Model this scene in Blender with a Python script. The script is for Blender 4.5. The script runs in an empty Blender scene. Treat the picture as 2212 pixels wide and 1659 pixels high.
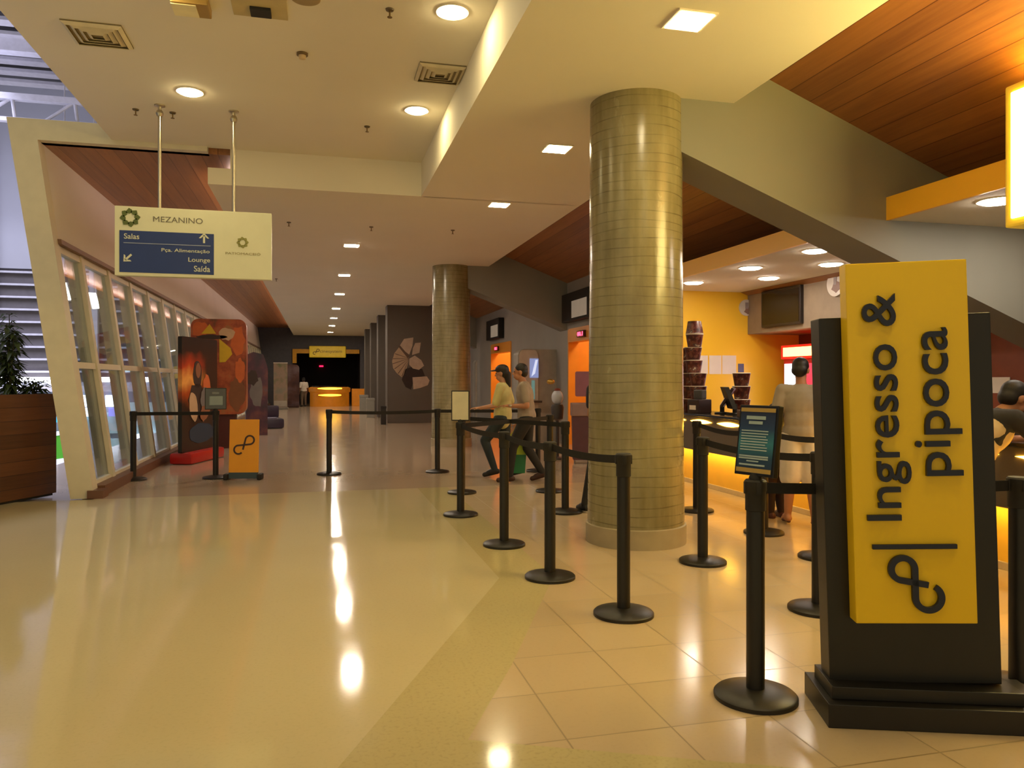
import bpy, bmesh, math, random
from mathutils import Vector, Matrix, Euler
random.seed(7)
SC = bpy.context.scene
COL = SC.collection
PI = math.pi
# ------------------------------------------------------------------ camera calibration (2212 x 1659)
F, CX, HOR, HC = 1650.0, 1106.0, 820.0, 1.457
PSI = math.radians(14.2)
SN, CS = math.sin(PSI), math.cos(PSI)
FW, RT = Vector((SN, CS, 0)), Vector((CS, -SN, 0))
CAM = Vector((0, 0, HC))
def at(x, y, d): return CAM + FW*d + RT*((x-CX)/F*d) + Vector((0, 0, (HOR-y)/F*d))
def on_z(x, y, z): return at(x, y, (z-HC)*F/(HOR-y))
def fl(x, y): return on_z(x, y, 0)
def on_y(x, y, Y): t = (x-CX)/F; return at(x, y, Y/(CS-t*SN))
def on_x(x, y, X): t = (x-CX)/F; return at(x, y, X/(SN+t*CS))

# ------------------------------------------------------------------ materials
def hexc(h):
    h = h.lstrip('#'); r = [int(h[i:i+2], 16)/255 for i in (0, 2, 4)]
    return tuple(c/12.92 if c <= .04045 else ((c+.055)/1.055)**2.4 for c in r)+(1,)
MATS = {}
class NT:
    def __init__(s, name):
        s.m = bpy.data.materials.new(name); s.m.use_nodes = True
        s.t = s.m.node_tree; s.b = s.t.nodes['Principled BSDF']
    def n(s, typ, **kw):
        nd = s.t.nodes.new(typ)
        for k, v in kw.items():
            if k.startswith('i_'): nd.inputs[k[2:].replace('_', ' ')].default_value = v
            else: setattr(nd, k, v)
        return nd
    def l(s, a, b): s.t.links.new(a, b)
    def coord(s, scale=(1, 1, 1), kind='Object'):
        tc = s.n('ShaderNodeTexCoord'); mp = s.n('ShaderNodeMapping'); mp.inputs['Scale'].default_value = scale
        s.l(tc.outputs[kind], mp.inputs[0]); return mp.outputs[0]
    def noise(s, vec, scale, detail=3, rough=.5):
        nd = s.n('ShaderNodeTexNoise'); nd.inputs['Scale'].default_value = scale
        nd.inputs['Detail'].default_value = detail; nd.inputs['Roughness'].default_value = rough
        s.l(vec, nd.inputs['Vector']); return nd.outputs[0]
    def ramp(s, fac, stops):
        r = s.n('ShaderNodeValToRGB'); s.l(fac, r.inputs[0]); e = r.color_ramp.elements
        while len(e) < len(stops): e.new(.5)
        for i, (p, c) in enumerate(stops): e[i].position = p; e[i].color = c
        return r.outputs[0]
    def mix(s, fac, a, b, mode='MIX'):
        m = s.n('ShaderNodeMix', data_type='RGBA', blend_type=mode)
        if isinstance(fac, (int, float)): m.inputs[0].default_value = fac
        else: s.l(fac, m.inputs[0])
        for v, i in ((a, 6), (b, 7)):
            if isinstance(v, tuple): m.inputs[i].default_value = v
            else: s.l(v, m.inputs[i])
        return m.outputs[2]
    def math(s, op, a, b=0.0):
        m = s.n('ShaderNodeMath', operation=op)
        for v, i in ((a, 0), (b, 1)):
            if isinstance(v, (int, float)): m.inputs[i].default_value = v
            else: s.l(v, m.inputs[i])
        return m.outputs[0]
    def bump(s, h, strength=.2, dist=.01):
        b = s.n('ShaderNodeBump'); b.inputs['Strength'].default_value = strength; b.inputs['Distance'].default_value = dist
        s.l(h, b.inputs['Height']); s.l(b.outputs[0], s.b.inputs['Normal'])
def shade(c, k): return tuple(min(1, x*k) for x in c[:3])+(1,)
def M(name, col, rough=.5, metal=0., var=.08, nscale=6., emit=None, estr=0., bump=0., coat=0.):
    """plain material with a little procedural variation of its colour"""
    if name in MATS: return MATS[name]
    n = NT(name); c = hexc(col) if isinstance(col, str) else col
    v = n.coord(); f = n.noise(v, nscale)
    n.l(n.ramp(f, [(.3, shade(c, 1-var)), (.7, shade(c, 1+var))]), n.b.inputs['Base Color'])
    n.b.inputs['Roughness'].default_value = rough; n.b.inputs['Metallic'].default_value = metal
    n.b.inputs['Coat Weight'].default_value = coat
    if emit:
        e = hexc(emit) if isinstance(emit, str) else emit
        n.b.inputs['Emission Color'].default_value = e; n.b.inputs['Emission Strength'].default_value = estr
    if bump: n.bump(n.noise(v, nscale*12, 4), bump, .004)
    MATS[name] = n.m; return n.m
def wood(name, dark, light, board=.2, gap=.025, axis='Y', rough=.35, gapcol='#2a1408'):
    """boards running along Y (or Z), seams between them, stretched grain"""
    n = NT(name); tc = n.n('ShaderNodeTexCoord'); sx = n.n('ShaderNodeSeparateXYZ'); n.l(tc.outputs['Object'], sx.inputs[0])
    across = {'Y': 0, 'X': 1, 'H': 2}[axis]
    q = n.math('DIVIDE', sx.outputs[across], board); fr = n.math('FRACT', q); idn = n.math('FLOOR', q)
    sc = {'Y': (9, .5, 9), 'X': (.5, 9, 9), 'H': (.8, .8, 14)}[axis]
    g = n.noise(n.coord(sc), 2.2, 5, .6)
    wn = n.n('ShaderNodeTexWhiteNoise', noise_dimensions='1D'); n.l(idn, wn.inputs['W'])
    f = n.math('ADD', n.math('MULTIPLY', g, .75), n.math('MULTIPLY', wn.outputs[0], .3))
    base = n.ramp(f, [(.25, hexc(dark)), (.8, hexc(light))])
    seam = n.math('LESS_THAN', fr, gap/board)
    n.l(n.mix(seam, base, hexc(gapcol)), n.b.inputs['Base Color'])
    n.b.inputs['Roughness'].default_value = rough
    n.bump(n.math('SUBTRACT', n.math('MULTIPLY', g, .15), seam), .35, .006)
    MATS[name] = n.m; return n.m
def glow(name, col, strength):
    if name in MATS: return MATS[name]
    n = NT(name); c = hexc(col)
    n.l(n.ramp(n.noise(n.coord(), 3), [(.2, shade(c, .97)), (.8, c)]), n.b.inputs['Emission Color'])
    n.b.inputs['Base Color'].default_value = c; n.b.inputs['Emission Strength'].default_value = strength
    MATS[name] = n.m; return n.m

# ------------------------------------------------------------------ mesh builder
class MB:
    def __init__(s): s.bm = bmesh.new()
    def _faces(s, vs, fs, mi=0):
        v = [s.bm.verts.new(p) for p in vs]; out = []
        for f in fs:
            try: q = s.bm.faces.new([v[i] for i in f]); q.material_index = mi; out.append(q)
            except ValueError: pass
        return v, out
    def box(s, x0, x1, y0, y1, z0, z1, bevel=0., mi=0, mat=None):
        vs = [Vector((x, y, z)) for z in (z0, z1) for y in (y0, y1) for x in (x0, x1)]
        if mat is not None: vs = [mat @ v for v in vs]
        v, f = s._faces(vs, [(0, 2, 3, 1), (4, 5, 7, 6), (0, 1, 5, 4), (2, 6, 7, 3), (0, 4, 6, 2), (1, 3, 7, 5)], mi)
        if bevel:
            es = list({e for q in f for e in q.edges})
            bmesh.ops.bevel(s.bm, geom=es, offset=bevel, segments=2, affect='EDGES', profile=.6)
        return s
    def prism(s, pts, vec, mi=0):
        """polygon of 3D points pushed along vec"""
        n = len(pts); vec = Vector(vec); pts = [Vector(p) for p in pts]
        s._faces(pts+[p+vec for p in pts], [tuple(range(n))[::-1], tuple(range(n, 2*n))]+[(i, (i+1) % n, n+(i+1) % n, n+i) for i in range(n)], mi)
        return s
    def poly(s, pts, mi=0): s._faces([Vector(p) for p in pts], [tuple(range(len(pts)))], mi); return s
    def lathe(s, prof, n=40, c=(0, 0, 0), mi=0):
        c = Vector(c); vs = []; fs = []
        for r, z in prof:
            for k in range(n):
                a = 2*PI*k/n; vs.append(c+Vector((r*math.cos(a), r*math.sin(a), z)))
        m = len(prof)
        for i in range(m-1):
            for k in range(n): fs.append((i*n+k, i*n+(k+1) % n, (i+1)*n+(k+1) % n, (i+1)*n+k))
        if prof[0][0] > 1e-6: fs.append(tuple(range(n))[::-1])
        if prof[-1][0] > 1e-6: fs.append(tuple(range((m-1)*n, m*n)))
        s._faces(vs, fs, mi); return s
    def cyl(s, p, r, h, n=24): return s.lathe([(r, 0), (r, h)], n, p)
    def tube(s, pts, r, n=8, mi=0):
        pts = [Vector(p) for p in pts]; rs = r if isinstance(r, (list, tuple)) else [r]*len(pts); vs = []; fs = []
        for i, p in enumerate(pts):
            d = (pts[min(i+1, len(pts)-1)]-pts[max(i-1, 0)]).normalized()
            ref = Vector((0, 0, 1)) if abs(d.z) < .9 else Vector((1, 0, 0))
            a = d.cross(ref).normalized(); b = d.cross(a)
            for k in range(n):
                t = 2*PI*k/n; vs.append(p+(a*math.cos(t)+b*math.sin(t))*rs[i])
        for i in range(len(pts)-1):
            for k in range(n): fs.append((i*n+k, i*n+(k+1) % n, (i+1)*n+(k+1) % n, (i+1)*n+k))
        fs += [tuple(range(n)), tuple(range((len(pts)-1)*n, len(pts)*n))[::-1]]
        s._faces(vs, fs, mi); return s
    def ell(s, c, r, rot=None, u=16, v=10, mi=0):
        mt = Matrix.Translation(Vector(c)) @ (rot.to_4x4() if rot else Matrix.Identity(4)) @ Matrix.Diagonal(Vector((r[0], r[1], r[2], 1)))
        g = bmesh.ops.create_uvsphere(s.bm, u_segments=u, v_segments=v, radius=1, matrix=mt)
        return s
    def cap(s, a, ra, b, rb, n=12):
        a, b = Vector(a), Vector(b)
        s.ell(a, (ra, ra, ra), None, n, 8); s.ell(b, (rb, rb, rb), None, n, 8)
        if (b-a).length > 1e-4: s.tube([a, b], [ra, rb], n)
        return s
    def add_mesh(s, me, mat=None):
        t = bmesh.new(); t.from_mesh(me)
        if mat is not None: bmesh.ops.transform(t, matrix=mat, verts=t.verts)
        tmp = bpy.data.meshes.new('t'); t.to_mesh(tmp); t.free(); s.bm.from_mesh(tmp); bpy.data.meshes.remove(tmp); return s
    def mesh(s, name, smooth=False):
        bmesh.ops.recalc_face_normals(s.bm, faces=s.bm.faces)
        me = bpy.data.meshes.new(name); s.bm.to_mesh(me); s.bm.free()
        if smooth:
            for p in me.polygons: p.use_smooth = True
            try: me.set_sharp_from_angle(angle=math.radians(38))
            except Exception: pass
        return me
    def build(s, name, mat, parent=None, smooth=False):
        return link(s.mesh(name, smooth), name, mat, parent)
def link(me, name, mat, parent=None):
    o = bpy.data.objects.new(name, me); COL.objects.link(o)
    for m in (mat if isinstance(mat, (list, tuple)) else [mat]): me.materials.append(m)
    if parent is not None: o.parent = parent
    return o
def tag(o, label, cat, group=None, kind=None):
    if label: o['label'] = label
    if cat: o['category'] = cat
    if group: o['group'] = group
    if kind: o['kind'] = kind
    return o
def thing(name, label, cat, loc=(0, 0, 0), rz=0., group=None):
    o = bpy.data.objects.new(name, None); COL.objects.link(o); o.empty_display_size = .1
    o.location = loc; o.rotation_euler = (0, 0, rz); return tag(o, label, cat, group)
def struct(name, mb, mat, smooth=False):
    o = mb.build(name, mat, None, smooth); o['kind'] = 'structure'; return o
def dup(root, loc, rz, label):
    r = root.copy(); COL.objects.link(r); r.location = loc; r.rotation_euler = (0, 0, rz); r['label'] = label
    for ch in list(root.children):
        c = ch.copy(); COL.objects.link(c); c.parent = r
        for g in list(ch.children):
            d = g.copy(); COL.objects.link(d); d.parent = c
    return r
def frame3(p0, ux, uz):
    """matrix: local x -> ux, local z -> uz, local -y -> towards the viewer"""
    ux = Vector(ux).normalized(); uz = Vector(uz).normalized(); uy = uz.cross(ux)
    return Matrix((( ux.x, uy.x, uz.x, p0[0]), (ux.y, uy.y, uz.y, p0[1]), (ux.z, uy.z, uz.z, p0[2]), (0, 0, 0, 1)))
def text_mesh(body, depth=.004, bold=0.):
    cu = bpy.data.curves.new('text', 'FONT'); cu.body = body; cu.size = 1; cu.extrude = depth/2; cu.offset = bold; cu.resolution_u = 4
    o = bpy.data.objects.new('text', cu); COL.objects.link(o)
    dg = bpy.context.evaluated_depsgraph_get(); me = bpy.data.meshes.new_from_object(o.evaluated_get(dg))
    bpy.data.objects.remove(o); bpy.data.curves.remove(cu); me.materials.clear(); return me
def lettering(name, body, mat, parent, u0, u1, v0, v1, y=0., depth=.004, rot=False, bold=0., keep=False):
    """text fitted into the box u0..u1, v0..v1 of its parent's face (x right, z up, facing -y); rot: reads upwards"""
    me = text_mesh(body, 1, bold)
    xs = [v.co.x for v in me.vertices]; ys = [v.co.y for v in me.vertices]
    ax, bx, ay, by = min(xs), max(xs), min(ys), max(ys)
    for v in me.vertices:
        p, q, w = (v.co.x-ax)/(bx-ax), (v.co.y-ay)/(by-ay), v.co.z
        if rot: v.co = (u1-q*(u1-u0), y-w*depth, v0+p*(v1-v0))
        else: v.co = (u0+p*(u1-u0), y-w*depth, v0+q*(v1-v0))
    return link(me, name, mat, parent)
def ribbon2d(mb, pts, w, y, depth):
    """flat stroke of width w through (u, v) points, standing depth proud of plane y (towards -y)"""
    n = len(pts); L = []; R = []
    for i in range(n):
        a = Vector(pts[max(i-1, 0)]); b = Vector(pts[min(i+1, n-1)]); d = (b-a).normalized(); nn = Vector((-d.y, d.x))*w/2
        p = Vector(pts[i]); L.append(p+nn); R.append(p-nn)
    for i in range(n-1):
        q = [L[i], L[i+1], R[i+1], R[i]]
        mb.prism([(p.x, y, p.y) for p in q], (0, -depth, 0))
    return mb
def eight(c1, r1, c2, r2, gap0=.0, gap1=.0, n=72):
    """figure-eight path: round ring at c1 crossing into an open ring at c2; angles of the opening in the second ring"""
    c1, c2 = Vector(c1), Vector(c2); d = c2-c1; L = d.length; ang = math.atan2(d.y, d.x)
    # crossing tangents between two circles
    be = math.acos(min(.99, (r1+r2)/L)); pts = []
    a0, a1 = ang-be, ang+be-2*PI          # around c1, clockwise the long way
    for i in range(n+1): t = a0+(a1-a0)*i/n; pts.append((c1.x+r1*math.cos(t), c1.y+r1*math.sin(t)))
    b0 = ang+PI+be; b1 = ang+PI-be+2*PI   # around c2, counter-clockwise
    b1 -= gap1
    for i in range(n+1): t = b0+(b1-b0)*i/n; pts.append((c2.x+r2*math.cos(t), c2.y+r2*math.sin(t)))
    p0 = Vector(pts[0]); e = Vector((c2.x+r2*math.cos(ang+PI-be), c2.y+r2*math.sin(ang+PI-be)))
    return [tuple(p0.lerp(e, gap0))]+pts

# ------------------------------------------------------------------ palette
cream_paint = M('ceiling_paint', '#e4dcc8', .85, var=.02, nscale=.7)
white_paint = M('white_paint', '#d9d2c6', .7, var=.03, nscale=.8)
grey_paint = M('grey_paint', '#97928a', .75, var=.05, nscale=1.2)
dark_paint = M('dark_wall_paint', '#5c534b', .8, var=.05, nscale=1.5)
orange_paint = M('orange_paint', '#f7bd34', .35, var=.03, nscale=1)
yellow_paint = M('yellow_paint', '#f7c436', .3, var=.03, nscale=1)
sign_yellow = M('sign_yellow', '#efc61a', .38, var=.02, nscale=1.5)
black_satin = M('black_satin', '#16130f', .42, var=.15, nscale=9, bump=.03)
black_matt = M('black_matt', '#1c1813', .65, var=.12, nscale=8)
belt_mat = M('black_webbing', '#191613', .8, var=.15, nscale=60)
ink = M('dark_blue_lettering', '#171d33', .45, var=.05)
steel = M('brushed_steel', '#c9c1ad', .28, 1., var=.05)
frame_paint = M('frame_paint', '#d5ccb4', .5, var=.04)
wood_ceiling = wood('ceiling_boards', '#7c4c2a', '#a56e3c', .21, .008, 'Y', .34, '#5a2c12')
wood_panel = wood('planter_boards', '#42260f', '#643c1e', .16, .006, 'H', .4)
red_gloss = M('red_gloss', '#b3201c', .3, var=.05)
screen_black = M('dark_screen', '#12100f', .12, var=.1)
paper = M('white_paper', '#e3d7cb', .8, var=.03)
plastic_grey = M('grey_plastic', '#8f8a80', .45, var=.04)
counter_top = M('dark_counter_top', '#1d1613', .2, var=.1)
counter_grey = M('grey_counter_band', '#625a4e', .45, var=.05)
lamp_hall = glow('corridor_lamp', '#ffecd2', 350)
lamp_warm = glow('warm_lamp', '#ffeab6', 74)
lamp_tray = glow('warm_tray_lamp', '#ffe8ac', 90)
lamp_snack = glow('soft_white_lamp', '#fff0dc', 80)
lamp_cool = glow('cool_white_lamp', '#dfe9ff', 16)
led_yellow = glow('yellow_strip_light', '#ffb838', 26)
lightbox = glow('lit_sign_face', '#ffe48a', 20)
sign_white_lit = glow('lit_shop_sign', '#dfe8ff', 7)

# floor materials ---------------------------------------------------
def floor_mat(name, c0, c1, speck, rough, tile=None, groutc='#8a7a58'):
    n = NT(name); v = n.coord()
    big = n.noise(v, .7, 3); fine = n.noise(v, 55, 2)
    base = n.mix(n.math('MULTIPLY', big, 1.0), hexc(c0), hexc(c1))
    sp = n.ramp(fine, [(.52, (1, 1, 1, 1)), (.72, (1-speck, 1-speck, 1-speck, 1))])
    col = n.mix(1.0, base, sp, 'MULTIPLY')
    rr = n.math('ADD', n.math('MULTIPLY', n.noise(v, 2.5, 3), .08), rough-.04)
    if tile:
        tc = n.n('ShaderNodeTexCoord'); sx = n.n('ShaderNodeSeparateXYZ'); n.l(tc.outputs['Object'], sx.inputs[0])
        ox, oy, s = tile; seams = []; ids = []
        for k, o in ((0, ox), (1, oy)):
            q = n.math('DIVIDE', n.math('SUBTRACT', sx.outputs[k], o-50*s), s)
            fr = n.math('FRACT', q); ids.append(n.math('FLOOR', q))
            seams.append(n.math('LESS_THAN', fr, .016))
        seam = n.math('MAXIMUM', *seams)
        wn = n.n('ShaderNodeTexWhiteNoise', noise_dimensions='2D'); cv = n.n('ShaderNodeCombineXYZ')
        n.l(ids[0], cv.inputs[0]); n.l(ids[1], cv.inputs[1]); n.l(cv.outputs[0], wn.inputs['Vector'])
        tv = n.ramp(wn.outputs[0], [(0, (.92, .92, .92, 1)), (1, (1, 1, 1, 1))])
        col = n.mix(seam, n.mix(1.0, col, tv, 'MULTIPLY'), hexc(groutc))
        rr = n.math('ADD', rr, n.math('MULTIPLY', seam, .3))
    n.l(col, n.b.inputs['Base Color']); n.l(rr, n.b.inputs['Roughness'])
    n.b.inputs['Specular IOR Level'].default_value = .62
    MATS[name] = n.m; return n.m
fl_cream = floor_mat('cream_terrazzo', '#cfc29c', '#c4b78f', .05, .075)
fl_band = floor_mat('speckled_terrazzo_band', '#c4b788', '#b9ab7c', .12, .10)
fl_tile = floor_mat('beige_floor_tiles', '#cbb695', '#bfa986', .03, .16, (.97, 3.40, .46), '#8a7650')
fl_brown = floor_mat('brown_terrazzo', '#b9a58d', '#aa957c', .10, .13)

# ------------------------------------------------------------------ SETTING
YE, XW = 10.25, 5.45                      # where the brown floor starts / snack-bar wall line
YEND, ZC, ZT = 44.5, 3.95, 4.41           # end wall, low ceiling, tray ceiling
inner = [(1.285, YE), (1.285, 5.46), (.893, 4.64), (-.25, 2.28), (-2.2, -1.8), (-2.2, -5)]
outer = [(1.69, YE), (1.69, 5.42), (.959, 3.79), (.586, 3.04), (1.43, 2.655), (4.5, 1.27), (9, -.75)]
mb = MB(); mb.poly([(-4.4, -5, 0), (-2.2, -5, 0)]+[(x, y, 0) for x, y in inner[::-1][1:]]+[(-4.4, YE, 0)])
struct('floor', mb, fl_cream)
mb = MB(); mb.poly([(x, y, 0) for x, y in inner]+[(9, -5, 0)]+[(x, y, 0) for x, y in outer[::-1]])
struct('floor_band', mb, fl_band)
mb = MB(); mb.poly([(x, y, 0) for x, y in outer]+[(9, YE, 0)])
struct('floor_tiled', mb, fl_tile)
mb = MB(); mb.poly([(-2.66, YE, 0), (9, YE, 0), (9, 60, 0), (-2.66, 60, 0)]); mb.box(-4.4, 9, -5, 60, -.4, -.02)
struct('floor_corridor', mb, fl_brown)

# ceiling: raised tray, low ceiling, wooden slopes
mb = MB(); mb.box(-2.47, 1.355, -5, 10.38, ZT, ZT+.22); struct('ceiling_tray', mb, cream_paint)
mb = MB(); mb.box(1.355, 3.63, -5, 10.40, ZC, ZT+.2)
mb.box(-1.37, 3.63, 10.38, YEND+6, ZC, 4.16); mb.box(-1.1, 3.63, 10.38, YEND, 4.16, 4.6)
struct('ceiling', mb, cream_paint)
slope = lambda X: 4.205-.387*(X-3.975)
mb = MB(); X0, X1 = 2.9, 8.6
mb.prism([(X0, -5, slope(X0)), (X1, -5, slope(X1)), (X1, -5, slope(X1)+.12), (X0, -5, slope(X0)+.12)], (0, 56, 0))
struct('ceiling_wood_slope', mb, wood_ceiling)
mb = MB(); mb.box(-3.5, -.9, 10.45, YEND, 4.35, 4.45); struct('ceiling_wood_strip', mb, wood_ceiling)
# raking concrete beams that run from each column down under the seating
bz = lambda X: 3.469-.386*(X-3.13)
beam_mat = M('beam_paint', '#86847a', .7, var=.06, nscale=1)
for k, yc in enumerate((6.45, 16.7, 26.95)):
    y0, y1 = yc-.26, yc+.27
    Xe = 8.6 if k == 0 else XW+.1
    mb = MB(); top = lambda X: slope(X)+.05
    mb.prism([(2.95, y0, bz(2.95)), (Xe, y0, bz(Xe)), (Xe, y0, top(Xe)), (3.4, y0, top(3.4)), (3.4, y0, ZC+.01), (2.95, y0, ZC+.01)], (0, y1-y0, 0))
    struct('ceiling_beam' if k == 0 else 'ceiling_beam.00%d' % k, mb, beam_mat)
# left facade: raking frame at the corridor mouth, upper wall, sill
fx = lambda z: -2.70-.135*z               # inner face of the raking facade
mb = MB()
y0, y1 = 10.33, 10.55
ox = lambda z: -2.93-.15*z
mb.prism([(ox(0), y0, 0), (fx(0)+.03, y0, 0), (fx(4.35), y0, 4.35), (-1.37, y0, 4.35), (-1.37, y0, 4.60), (ox(4.6), y0, 4.60)], (0, y1-y0, 0))
struct('wall_left_frame', mb, frame_paint)
mb = MB()
for za, zb in ((3.16, 4.4), (-.02, .10)):
    mb.prism([(fx(za), 10.55, za), (fx(zb), 10.55, zb), (fx(zb)-.16, 10.55, zb), (fx(za)-.16, 10.55, za)], (0, YEND-10.55, 0))
struct('wall_left', mb, white_paint)
mb = MB(); mb.prism([(fx(3.13)+.05, 10.5, 3.13), (fx(3.19)+.05, 10.5, 3.19), (fx(3.19)-.1, 10.5, 3.19), (fx(3.13)-.1, 10.5, 3.13)], (0, YEND-10.5, 0))
struct('trim_1', mb, M('brown_trim', '#7b5d4a', .5))
mb = MB(); mb.box(-2.74, -2.56, 10.3, 10.55, 0, .10); mb.box(-2.76, -2.60, 10.55, YEND, 0, .13); struct('baseboard_left', mb, M('brown_skirting', '#6b4630', .4))
# window bays
gl = NT('window_glass'); gl.t.nodes.remove(gl.b)
tr = gl.n('ShaderNodeBsdfTransparent'); tr.inputs[0].default_value = (.93, .97, .97, 1)
gs = gl.n('ShaderNodeBsdfGlossy'); gs.inputs['Roughness'].default_value = .02
lw = gl.n('ShaderNodeLayerWeight'); lw.inputs[0].default_value = .35
mx = gl.n('ShaderNodeMixShader'); gl.l(gl.math('ADD', gl.math('MULTIPLY', lw.outputs['Fresnel'], .55), .04), mx.inputs[0]); gl.l(tr.outputs[0], mx.inputs[1]); gl.l(gs.outputs[0], mx.inputs[2])
gl.l(mx.outputs[0], gl.t.nodes['Material Output'].inputs[0]); glass = gl.m
NB = 25; PW = 1.372
for k in range(NB):
    ya, yb = (10.50 if k == 0 else 11.55+(k-1)*PW), 11.55+k*PW
    mb = MB()
    def rake(za, zb, a, b, dx0, dx1): mb.prism([(fx(za)+dx1, a, za), (fx(zb)+dx1, a, zb), (fx(zb)+dx0, a, zb), (fx(za)+dx0, a, za)], (0, b-a, 0))
    rake(.10, 3.13, yb-.09, yb+.03, -.20, .0)
    rake(.10, .17, ya+.03, yb-.09, -.1, -.02); rake(1.60, 1.68, ya+.03, yb-.09, -.1, -.02); rake(3.04, 3.13, ya+.03, yb-.09, -.1, -.02)
    w = mb.build('window_%d' % (k+1), frame_paint); w['kind'] = 'structure'
    mb = MB(); rake(.15, 1.61, ya+.03, yb-.09, -.066, -.056); rake(1.67, 3.06, ya+.03, yb-.09, -.066, -.056)
    mb.build('pane', glass, w)

# end of the corridor
mb = MB(); mb.box(-3.6, -1.42, YEND, YEND+.3, 0, 4.6); mb.box(-1.42, 2.3, YEND, YEND+.3, 3.16, 4.6); mb.box(2.3, XW+.3, YEND, YEND+.3, 0, 4.6)
struct('wall_far', mb, M('bluish_grey_paint', '#55545a', .8))
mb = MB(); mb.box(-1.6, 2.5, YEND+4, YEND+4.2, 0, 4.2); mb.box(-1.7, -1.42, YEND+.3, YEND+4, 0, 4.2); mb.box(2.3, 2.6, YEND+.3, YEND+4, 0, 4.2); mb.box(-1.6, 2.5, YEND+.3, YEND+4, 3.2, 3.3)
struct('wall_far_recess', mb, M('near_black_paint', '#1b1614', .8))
# right: wall behind the kiosks, with two ticket openings
OPEN = [(13.0, 16.35), (21.6, 24.3)]; ZO = 2.57
mb = MB(); ys = [12.1]+[v for o in OPEN for v in o]+[YEND]
for i in range(0, len(ys), 2): mb.box(XW, XW+.2, ys[i], ys[i+1], 0, 4.2)
for a, b in OPEN: mb.box(XW, XW+.2, a, b, ZO, 4.2)
struct('wall_right', mb, grey_paint)
for k, (a, b) in enumerate(OPEN):
    mb = MB(); mb.box(XW-.02, XW+.22, a, a+.06, 0, ZO); mb.box(XW-.02, XW+.22, b-.06, b, 0, ZO); mb.box(XW-.02, XW+.22, a+.06, b-.06, ZO-.28, ZO+.02)
    mb.box(XW+1.3, XW+1.4, a-.2, b+.2, 0, 3.2); mb.box(XW+.2, XW+1.4, b-.02, b+.2, 0, 3.2); mb.box(XW+.2, XW+1.4, a-.2, a+.02, 0, 3.2); mb.box(XW+.2, XW+1.4, a-.2, b+.2, 3.1, 3.2)
    struct('door_%d' % (k+1), mb, M('ticket_orange', '#e89a30', .35, var=.03))
# snack bar shell
mb = MB(); mb.box(5.25, 8.5, 11.95, 12.1, 0, 3.6); struct('wall_back', mb, yellow_paint)
mb = MB(); mb.box(8.3, 8.5, -2, 11.95, 0, 3.6); struct('wall_snack_side', mb, M('brown_red_paint', '#7a3418', .5))
mb = MB(); mb.box(7.28, 8.3, 7.9, 11.95, 2.25, 2.98); mb.box(7.28, 8.3, -2, 7.9, 2.4, 2.98); struct('wall_snack_bulkhead', mb, M('bulkhead_paint', '#8c7a66', .6))
mb = MB(); mb.box(5.28, 8.4, -3, 12.0, 2.98, 3.19); struct('ceiling_snack_canopy', mb, [cream_paint])
mb = MB(); mb.box(5.25, 5.28, -3, 12.0, 2.975, 3.195); struct('trim_2', mb, orange_paint)
# cladding fins beyond the second column
for k, yy in enumerate((25.75, 29.85, 34.0, 38.3)):
    mb = MB(); mb.box(2.22, 3.85, yy, yy+.75, 0, ZC+.02, .01); struct('wall_fin' if k == 0 else 'wall_fin.00%d' % k, mb, dark_paint)
# concrete columns
cn = NT('varnished_board_concrete'); v = cn.coord()
sx = cn.n('ShaderNodeSeparateXYZ'); cn.l(v, sx.inputs[0])
row = cn.math('DIVIDE', cn.math('ADD', sx.outputs[2], cn.math('MULTIPLY', cn.noise(cn.coord((.6, .6, 2.5)), 1.5, 2), .10)), .082); fr = cn.math('FRACT', row); seam = cn.math('LESS_THAN', fr, .10)
blot = cn.noise(cn.coord((1, 1, .5)), 3.2, 5, .62); streak = cn.noise(cn.coord((9, 9, .5)), 2, 3)
base = cn.ramp(cn.math('ADD', cn.math('MULTIPLY', blot, .7), cn.math('MULTIPLY', streak, .3)), [(.3, hexc('#756b4a')), (.5, hexc('#8a805c')), (.72, hexc('#9f9570'))])
brk = cn.ramp(cn.noise(cn.coord((3, 3, 8)), 1.5, 2), [(.3, (.15, .15, .15, 1)), (.6, (1, 1, 1, 1))])
cn.l(cn.mix(cn.math('MULTIPLY', cn.math('MULTIPLY', seam, brk), .5), base, hexc('#4a412c')), cn.b.inputs['Base Color'])
cn.l(cn.math('ADD', cn.math('MULTIPLY', blot, .3), .08), cn.b.inputs['Roughness']); cn.b.inputs['Specular IOR Level'].default_value = .6
cn.bump(cn.math('SUBTRACT', cn.math('MULTIPLY', blot, .8), cn.math('MULTIPLY', seam, .5)), .3, .02)
plinth_mat = M('column_plinth', '#a3967a', .6, bump=.1)
for k, (x, y) in enumerate(((2.79, 6.45), (2.84, 16.7))):
    o = MB().lathe([(.437, 0), (.432, .5), (.424, 1.4), (.418, 2.6), (.412, ZC+.01)], 64, (x, y, 0)).build('ceiling_column' if k == 0 else 'ceiling_column.001', cn.m, None, True); o['kind'] = 'structure'
    MB().lathe([(.45, 0), (.45, .165), (.435, .172)], 64, (x, y, 0)).build('plinth', plinth_mat, o, True)

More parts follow.
